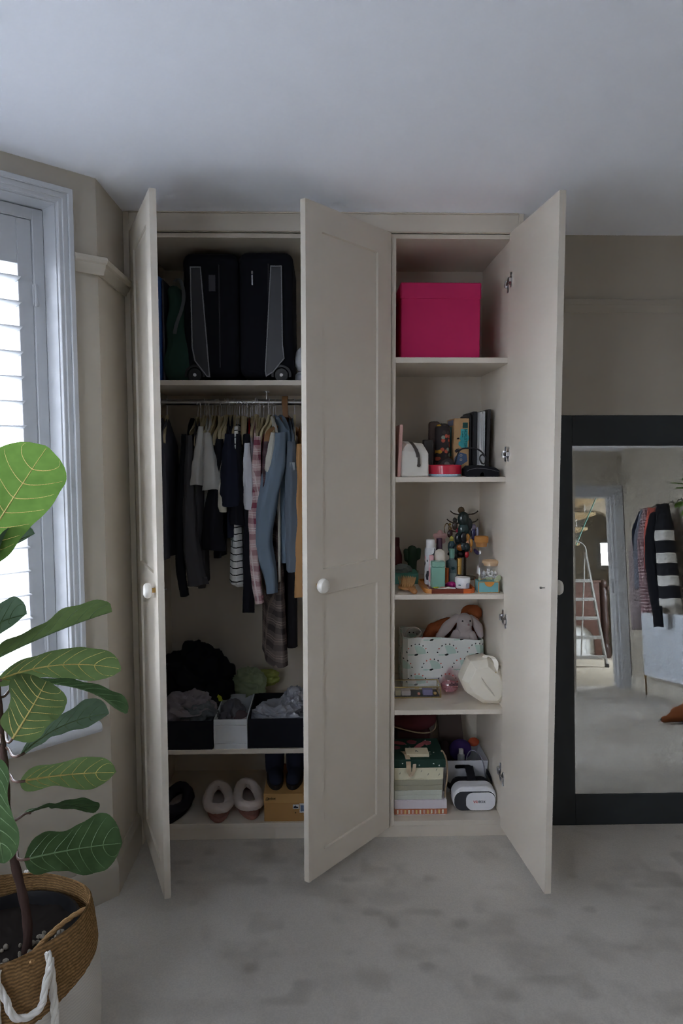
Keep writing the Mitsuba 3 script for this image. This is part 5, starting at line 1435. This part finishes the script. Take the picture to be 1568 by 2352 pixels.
leaf((-.741, -1.1, .692), (-.622, -.95, .625), (-.020, .06, -.040), 'leaf_dark', .08, .10, .05, 11, (60, 84, 50))
leaf((-.708, -1.2, .629), (-.507, -1.1, .613), (.010, .012, -.078), 'leaf_dark', .03, .08, .05, 12, DV)
leaf((-.83, -1.14, 1.05), (-1.06, -1.20, 1.10), (0, -.07, .03), 'leaf', .08, .1, .05, 13, DV)
leaf((-.82, -1.10, .86), (-1.03, -1.02, .80), (0, .07, .04), 'leaf', .08, .1, .05, 14, DV)
leaf((-.82, -1.16, .72), (-.98, -1.30, .66), (.04, -.05, .04), 'leaf_dark', .08, .1, .05, 15, DV)
leaf((-.82, -1.10, 1.40), (-1.00, -1.00, 1.58), (.05, .06, .03), 'leaf_bright', .05, .1, .05, 16)

# ---------------------------------------------------------------- leaning mirror
LEAN = .096
MX0, MX1, MH, FW = .939, 1.734, 1.752, .131
mo, me = np.array([0, .104, 0.0]), None
mu = np.array([0, math.sin(LEAN), math.cos(LEAN)])
mn = np.array([0, -math.cos(LEAN), math.sin(LEAN)])
MM = np.eye(4)
MM[:3, 0], MM[:3, 1], MM[:3, 2], MM[:3, 3] = (1, 0, 0), -mn, mu, mo


def inmirror(m):
    if hasattr(m, 'to_mesh'):
        m = cat(m)
    m = m.copy()
    m.apply_transform(MM)
    return m


FRAME = (44, 50, 52)
k = thing('leaning_mirror', 'tall mirror in a broad black frame leaning against the wall beside the wardrobe', 'mirror')
for q in ((MX0, MX0 + FW, 0, .022, 0, MH), (MX1 - FW, MX1, 0, .022, 0, MH), (MX0 + FW, MX1 - FW, 0, .022, 0, FW), (MX0 + FW, MX1 - FW, 0, .022, MH - FW, MH)):
    part(k, 'frame_rail', inmirror(cb(*q, .002)), FRAME, 'satin')
gx0, gx1, gz0, gz1 = MX0 + FW - .002, MX1 - FW + .002, FW - .002, MH - FW + .002
bv = .012
yi, yo = .0040, .0047
V = [(gx0, yo, gz0), (gx1, yo, gz0), (gx1, yo, gz1), (gx0, yo, gz1), (gx0 + bv, yi, gz0 + bv), (gx1 - bv, yi, gz0 + bv), (gx1 - bv, yi, gz1 - bv), (gx0 + bv, yi, gz1 - bv)]
F = [[4, 5, 6], [4, 6, 7]]
for a, b in ((0, 1), (1, 2), (2, 3), (3, 0)):
    F += [[a, b, b + 4], [a, b + 4, a + 4]]
part(k, 'glass', inmirror(trimesh.Trimesh(np.array(V), F, process=False)), None, 'mirror', False, label='bevelled mirror glass')
part(k, 'back_board', inmirror(bx(gx0, gx1, .008, .020, gz0, gz1)), (60, 50, 42), 'matte')

# ---------------------------------------------------------------- the part of the room that the mirror shows
part('wall_rear', 'door_casing', cat(cb(DX1 - .002, DX1 + .095, REAR - .006, REAR + .022, 0, DH + .093, .004), cb(DX0 - .095, DX0 + .002, REAR - .006, REAR + .022, 0, DH + .093, .004), cb(DX0 + .002, DX1 - .002, REAR - .006, REAR + .022, DH - .002, DH + .093, .004)), WHITE, 'satin')
part('wall_rear', 'door_lining', cat(cb(DX1 - .030, DX1 + .001, REAR - .15, REAR, 0, DH, .002), cb(DX0 - .001, DX0 + .030, REAR - .15, REAR, 0, DH, .002), cb(DX0 + .03, DX1 - .03, REAR - .15, REAR, DH - .03, DH + .001, .002)), WHITE, 'satin')
part('wall_rear', 'door_stop', cb(DX1 - .044, DX1 - .029, REAR - .10, REAR - .05, 0, DH - .03, .001), WHITE, 'satin')
part('wall_rear', 'strike_plate', cb(DX1 - .0318, DX1 - .0298, REAR - .045, REAR - .012, .98, 1.10, .0005), (150, 150, 152), 'metal')
# radiator
k = thing('radiator', 'white ribbed panel radiator under the hanging clothes, seen in the mirror', 'radiator')
RY0, RY1, RZ0, RZ1 = -3.77, -2.60, .19, .79
n = 24
ys = np.linspace(RY0, RY1, n * 4 + 1)
front = [(3.085 + (.022 if (i // 2) % 2 else 0), y) for i, y in enumerate(ys)]
pg = Polygon(front + [(3.13, RY1), (3.13, RY0)])
part(k, 'panel', trimesh.creation.extrude_polygon(pg, RZ1 - RZ0 - .06, engine='earcut').apply_translation((0, 0, RZ0 + .03)), (214, 220, 228), 'satin', 25)
part(k, 'top_grille', cb(3.085, 3.165, RY0, RY1, RZ1 - .032, RZ1, .004), (216, 222, 230), 'satin')
part(k, 'bottom_rail', cb(3.085, 3.14, RY0, RY1, RZ0, RZ0 + .032, .004), (216, 222, 230), 'satin')
part(k, 'valve', cat(cyl((3.11, RY0 - .03, .17), (3.11, RY0 - .03, .235), .014, 14)), (190, 150, 80), 'metal', label='brass valve')
part(k, 'valve_cap', cyl((3.11, RY0 - .03, .235), (3.11, RY0 - .03, .262), .018, 16), (90, 90, 90), 'satin')
part(k, 'pipe', cyl((3.11, RY0 - .03, .0), (3.11, RY0 - .03, .17), .0075, 12), (120, 96, 70), 'metal')
for y in (RY0 + .2, RY1 - .2):
    part(k, 'bracket', cb(3.13, 3.199, y - .02, y + .02, RZ0 + .1, RZ1 - .1, .002), (200, 205, 210), 'satin')
k = thing('light_switch', 'cream light switch on the wall beside the doorway, seen in the mirror', 'switch')
part(k, 'plate', cb(3.190, 3.1999, -4.18, -4.095, 1.37, 1.455, .003), (222, 216, 200), 'satin')
part(k, 'rocker', cb(3.186, 3.192, -4.145, -4.130, 1.40, 1.425, .001), (60, 56, 52), 'satin')
k = thing('coat_rack', 'row of wall hooks above the radiator holding clothes', 'coat rack')
part(k, 'board', cb(3.178, 3.1995, -3.80, -2.55, 1.765, 1.825, .003), (186, 176, 160), 'satin')
for i in range(7):
    y = -3.70 + i * .165
    part(k, 'hook', tube(spline([(3.178, y, 1.80), (3.150, y, 1.795), (3.118, y, 1.765), (3.105, y, 1.782), (3.104, y, 1.80)], 14), .005, 8), (120, 118, 116), 'metal')


def drape(y, wt, wb, z1, z0, d0, d1, seed, xo=3.19, lean=0.0, point=0.0):
    """a garment on a wall hook: widths wt, wb along the wall and depths d0, d1 out from it"""
    m, n = 26, 48
    f = np.linspace(0, 2 * PI, n, endpoint=False)
    rg = np.random.default_rng(seed)
    ph = rg.uniform(0, 6.28, 4)
    R = []
    for i in range(m):
        s = i / (m - 1)
        w = (.25 * wt + .75 * wt * min(1, s * 5)) * (1 - s) + wb * s
        d = d0 + (d1 - d0) * min(1, s * 3)
        w *= 1 - point * max(0, s - .8) * 5 * .8
        fo = .16 * d * (np.sin(6 * f + ph[0] + s) + .6 * np.sin(11 * f + ph[1] - 2 * s)) * min(1, s * 4)
        yy = y + lean * s + .5 * w * np.sign(np.cos(f)) * np.abs(np.cos(f)) ** .8
        xx = xo - .5 * d - .5 * d * np.sign(np.sin(f)) * np.abs(np.sin(f)) ** .8 + np.minimum(fo, 0)
        R.append(np.c_[np.minimum(xx, xo), yy, z1 + (z0 - z1) * s - .04 * min(1, s * 6) * (1 - s) * np.abs(np.cos(f)) * 1.2 + .008 * np.sin(3 * f + ph[2])])
    return loft(np.array(R))


def bands_fn(p, n, uv):
    s = (p.z - .05 + .02 * noise(p.y * 9, p.x * 9, 0.0)) / .20
    s = s - dr.floor(s)
    return dr.select((s < .45) & (p.z < 1.55), C3((206, 204, 200)), C3((26, 27, 32)))


scene['bands'] = pr(proc(bands_fn), .95)
scene['red_check'] = pr(proc(plaid((150, 122, 126), (84, 44, 54), (206, 192, 192), .030)), .95)
tag_ = ' on the wall hooks in the mirror'
part(thing('dressing_gown', 'lilac-grey dressing gown, lowest and farthest left,' + tag_, 'dressing gown'), 'body', drape(-3.80, .16, .17, 1.745, .62, .07, .11, 1, xo=3.17, lean=-.10, point=.8), (156, 142, 144), 'cloth', 60)
part(thing('jacket', 'navy jacket left of the blue-grey shirt' + tag_, 'jacket'), 'body', drape(-3.66, .14, .20, 1.76, 1.32, .08, .12, 2, xo=3.14), (40, 44, 60), 'cloth', 60)
part(thing('shirt', 'blue-grey shirt' + tag_, 'shirt'), 'body', drape(-3.55, .15, .20, 1.765, 1.02, .09, .13, 3, xo=3.12, lean=-.04), (112, 118, 132), 'cloth', 60)
part(thing('shirt', 'red and white fine checked shirt' + tag_, 'shirt'), 'body', drape(-3.42, .14, .17, 1.765, .80, .10, .13, 4, xo=3.10, lean=-.03), None, 'red_check', 60)
part(thing('top', 'coral strip of a top' + tag_, 'top'), 'body', drape(-3.31, .08, .08, 1.76, 1.20, .10, .12, 5, xo=3.10, lean=-.02), (210, 100, 88), 'cloth', 60)
kk = thing('cardigan', 'black cardigan with broad white bands' + tag_, 'cardigan')
part(kk, 'body', drape(-3.13, .24, .30, 1.77, .86, .11, .15, 6, xo=3.11, lean=.06), None, 'bands', 60)
part(kk, 'sleeve', sleeve([(3.00, -3.19, 1.70), (2.965, -3.20, 1.45), (2.96, -3.20, 1.15), (2.965, -3.17, .90), (2.97, -3.15, .68)], [.03, .045, .045, .04, .034], [.06, .095, .085, .068, .055], 3), (28, 29, 34), 'cloth', 60)
kk = thing('trailing_plant', 'leafy green plant on a wall bracket above the cardigan, seen in the mirror', 'plant')
part(kk, 'pot', lathe([(0, 1.66), (.055, 1.66), (.07, 1.78), (.062, 1.78), (.052, 1.68), (0, 1.68)], (3.09, -2.50, 0), 28), (190, 184, 174), 'satin')
part(kk, 'bracket', cb(3.02, 3.1995, -2.53, -2.47, 1.645, 1.660, .002), (150, 146, 140), 'satin')
rng = np.random.default_rng(8)
for i in range(22):
    a, r = rng.uniform(0, 2 * PI), rng.uniform(.05, .24)
    tip = np.array([3.06 - abs(.5 * r * math.cos(a)), -2.50 + 1.15 * r * math.sin(a), 1.80 + rng.uniform(-.16, .10)])
    st = np.array([3.09, -2.50, 1.77])
    part(kk, 'stem', tube(spline([st, (st + tip) / 2 + np.array([0, 0, .05]), tip], 10), .002, 5), (110, 136, 70), 'satin')
    dd = (tip - st) / np.linalg.norm(tip - st) + np.array([0, 0, -.4])
    dd /= np.linalg.norm(dd)
    sd = np.cross(dd, (0, 0, 1))
    sd /= np.linalg.norm(sd)
    q = np.linspace(0, 1, 10)
    w = .038 * np.sin(PI * q ** .7)
    P = tip + dd * (q * .10)[:, None]
    Vv = np.vstack([P - sd * w[:, None] + np.array([0, 0, .008]), P, P + sd * w[:, None] + np.array([0, 0, .008])])
    Ff = []
    for j in range(9):
        for b in (0, 10):
            Ff += [[b + j, b + j + 1, b + 11 + j], [b + j, b + 11 + j, b + 10 + j]]
    kq = numbered(kk + '__leaf')
    scene[kq] = mikit.ply(trimesh.Trimesh(Vv, Ff, process=False), 'leaf_bright', smooth=True)

# sleeping dog on the carpet
DOG = [(((2.90, -2.16, .125), .120), ((3.06, -2.10, .120), .115)), (((2.80, -2.20, .115), .100), ((2.92, -2.17, .13), .118)), (((2.74, -2.23, .095), .070), ((2.80, -2.20, .12), .09)),
       (((2.665, -2.25, .072), .056), ((2.73, -2.23, .085), .062)), (((2.665, -2.25, .066), .045), ((2.60, -2.245, .045), .030)), (((2.60, -2.245, .042), .028), ((2.548, -2.236, .030), .021)),
       (((2.82, -2.28, .050), .042), ((2.70, -2.335, .030), .028)), (((2.70, -2.335, .028), .026), ((2.60, -2.335, .024), .022)), (((2.86, -2.10, .045), .04), ((2.72, -2.12, .028), .026)),
       (((3.06, -2.22, .085), .085), ((2.95, -2.32, .045), .040)), (((2.95, -2.32, .040), .032), ((3.06, -2.37, .028), .026)), (((3.06, -2.37, .027), .025), ((2.96, -2.395, .022), .021)),
       (((3.10, -2.04, .08), .035), ((3.10, -1.90, .03), .022)), (((3.10, -1.90, .028), .020), ((2.98, -1.84, .018), .012))]
k = thing('dog', 'reddish-brown dog asleep on the carpet with its muzzle on the floor, seen in the mirror', 'dog')
part(k, 'body', blob(DOG, .012, 12), (132, 72, 40), 'cloth', 60)
for s in (-1, 1):
    e_ = m3.Manifold.sphere(1, 24).scale((.036, .012, .046)).rotate((s * 18, 12, 0)).translate((2.712, -2.245 + s * .056, .082))
    part(k, 'ear', e_, (112, 58, 32), 'cloth', 60)
    part(k, 'eyelid', m3.Manifold.sphere(1, 12).scale((.010, .004, .003)).translate((2.628, -2.246 + s * .030, .073)), (60, 34, 22), 'satin', 60)
part(k, 'nose', m3.Manifold.sphere(1, 16).scale((.011, .012, .009)).translate((2.531, -2.236, .036)), (36, 26, 24), 'satin', 60)

# ---------------------------------------------------------------- hallway beyond the doorway
HC = (192, 186, 175)
struct('floor_hall', bx(1.2, 5.6, -9.3, REAR - .14, -.06, -.001), (170, 160, 142), 'matte', 'beige carpet of the hallway')
struct('wall_hall', cat(bx(1.1, 1.2, -9.3, REAR - .14, 0, 3.6), bx(1.2, 5.6, -4.49, -4.471, CEIL, 3.6)), HC, 'paint', 'hallway wall')
# right hall wall with an opening to daylight
struct('wall_hall_right', cat(bx(5.6, 5.7, -9.3, -7.0, 0, 3.6), bx(5.6, 5.7, -5.4, REAR - .14, 0, 3.6), bx(5.6, 5.7, -7.0, -5.4, 0, 0.9), bx(5.6, 5.7, -7.0, -5.4, 2.4, 3.6), bx(SIDE + .12, 5.6, REAR - .14, REAR - .12, 0, 3.6)), HC, 'paint', 'hallway side wall')
HWX0, HWX1, HWZ0, HWZ1 = 4.76, 4.965, 1.43, 1.86
struct('wall_hall_far', cat(bx(1.2, HWX0, -9.3, -9.2, 0, 3.6), bx(HWX1, 5.6, -9.3, -9.2, 0, 3.6), bx(HWX0, HWX1, -9.3, -9.2, 0, HWZ0), bx(HWX0, HWX1, -9.3, -9.2, HWZ1, 3.6)), HC, 'paint', 'far hallway wall with a small bright window')
struct('ceiling_hall', bx(1.1, 5.7, -9.3, -4.471, 3.6, 3.7), (240, 240, 238), 'paint', 'hallway ceiling')
scene['window_4'] = shape(cat(cb(HWX0 - .05, HWX0 + .02, -9.22, -9.17, HWZ0 - .05, HWZ1 + .05), cb(HWX1 - .02, HWX1 + .05, -9.22, -9.17, HWZ0 - .05, HWZ1 + .05), cb(HWX0, HWX1, -9.22, -9.17, HWZ0 - .05, HWZ0 + .02), cb(HWX0, HWX1, -9.22, -9.17, HWZ1 - .02, HWZ1 + .05)), WHITE, 'satin')
labels['window_4'] = {'kind': 'structure', 'label': 'small bright window at the end of the hallway'}
part('window_4', 'glass', quad([(HWX0, -9.21, HWZ0), (HWX1, -9.21, HWZ0), (HWX1, -9.21, HWZ1), (HWX0, -9.21, HWZ1)]), None, 'pane', False)
# arch across the hall
ax0, ax1 = 3.75, 4.65
ap = sbox(3.05, 0, 5.6, 3.6).difference(sbox(ax0, -.1, ax1, 1.83).union(Point((ax0 + ax1) / 2, 1.83).buffer((ax1 - ax0) / 2, 24)))
struct('wall_arch', poly_xz(ap, -8.15, -8.0), (186, 174, 154), 'paint', 'archway across the hallway')
struct('ceiling_arch', bx(3.05, 5.6, -9.2, -8.15, 2.30, 2.40), (150, 140, 124), 'paint', 'low ceiling behind the archway')
# open staircase with glass side and pale treads
k = thing('staircase', 'open staircase with pale treads and glass side in the mirrored hallway', 'staircase')
for i in range(8):
    x, zz = 3.40 + i * .125, 1.66 + i * .215
    part(k, 'tread', cb(x - .30, x + .26, -7.97, -7.02, zz, zz + .045, .003), (206, 178, 130), 'satin')
    part(k, 'riser', cb(x + .10, x + .115, -7.97, -7.03, zz + .045, zz + .16, .002), (222, 226, 224), 'satin')
part(k, 'glass_edge', tube([(3.60, -7.0, 1.66), (3.71, -7.0, 1.90), (3.93, -7.0, 2.36), (4.30, -7.0, 3.12)], .009, 8), (50, 140, 120), 'gloss', label='green glass edge')
part(k, 'glass_panel', quad([(3.60, -7.0, 1.66), (4.30, -7.0, 3.12), (3.60, -7.0, 3.12), (3.20, -7.0, 2.2)]), None, 'pane', False)
# step ladder
k = thing('step_ladder', 'grey aluminium step ladder standing in the hallway, seen in the mirror', 'ladder')
AL = (166, 166, 163)
fx0, fx1, fy, lz = 3.24, 3.76, -6.46, 1.56


def on(zz, side):
    s = zz / lz
    xa = (fx0 + .03 * s) if side == 0 else (fx1 - .06 * s)
    return np.array([xa, fy - .46 * s, zz])


for s in (0, 1):
    a, b = on(0.01, s), on(lz, s)
    R = np.array([[q + np.array([dx, dy, 0]) for dx, dy in ((-.012, -.030), (.012, -.030), (.012, .030), (-.012, .030))] for q in (a, b)])
    part(k, 'stile', loft(R), AL, 'satin')
    part(k, 'foot', cb(a[0] - .018, a[0] + .018, a[1] - .036, a[1] + .036, 0, .045, .003), (50, 50, 52), 'satin')
    c, d = a + np.array([0, -.98, 0]), b + np.array([0, -.03, -.02])
    part(k, 'rear_leg', tube([c, d], .012, 8), AL, 'satin')
for zz in (.13, .385, .64, .895, 1.15):
    a, b = on(zz, 0), on(zz, 1)
    part(k, 'step', cb(a[0], b[0], a[1] - .045, a[1] + .045, zz - .022, zz + .022, .003), AL, 'satin')
part(k, 'top_loop', tube(spline([on(lz - .02, 0), on(lz - .02, 0) + np.array([.01, 0, .10]), (on(lz, 0) + on(lz, 1)) / 2 + np.array([0, 0, .16]), on(lz - .02, 1) + np.array([-.01, 0, .10]), on(lz - .02, 1)], 24), .011, 8), AL, 'satin')
# newel post and hand rail
k = thing('newel_post', 'dark turned wooden newel post behind the step ladder, seen in the mirror', 'newel post')
npf = [(0, 0), (.075, 0), (.075, .16), (.05, .18), (.045, .24), (.062, .28), (.045, .32), (.055, .46), (.07, .54), (.05, .60), (.062, .66), (.05, .70), (.060, .84), (.066, .92), (.05, .96), (.06, 1.0), (.045, 1.04), (.035, 1.06), (.055, 1.09), (.062, 1.13), (.045, 1.17), (0, 1.19)]
part(k, 'post', lathe(npf, (4.285, -7.85, 0), 24), (62, 42, 34), 'satin', 60)
part(k, 'hand_rail', cb(4.34, 5.3, -7.88, -7.82, 1.02, 1.08, .008), (74, 48, 34), 'satin')
for i in range(6):
    part(k, 'baluster', cyl((4.55 + i * .13, -7.85, 0), (4.55 + i * .13, -7.85, 1.02), .014, 8), (214, 212, 206), 'satin')
# low cupboard: brown panel with an arched opening over a white plank door
k = thing('hall_cupboard', 'brown cupboard with an arched opening over white planks behind the ladder, seen in the mirror', 'cupboard')
cpn = sbox(3.30, 0, 4.14, 1.14).difference(sbox(3.54, -.1, 4.04, .25).union(Point(3.79, .25).buffer(.25, 24)))
part(k, 'front', poly_xz(cpn, -7.66, -7.62), (88, 54, 40), 'satin')
part(k, 'side', cb(3.30, 3.34, -7.80, -7.66, 0, 1.14), (88, 54, 40), 'satin')
part(k, 'side', cb(4.10, 4.14, -7.80, -7.66, 0, 1.14), (88, 54, 40), 'satin')
part(k, 'top', cb(3.27, 4.16, -7.80, -7.60, 1.14, 1.17), (94, 60, 44), 'satin')
for i in range(4):
    part(k, 'plank', cb(3.49 + i * .145, 3.632 + i * .145, -7.70, -7.675, 0, .72, .003), (220, 222, 220), 'satin')
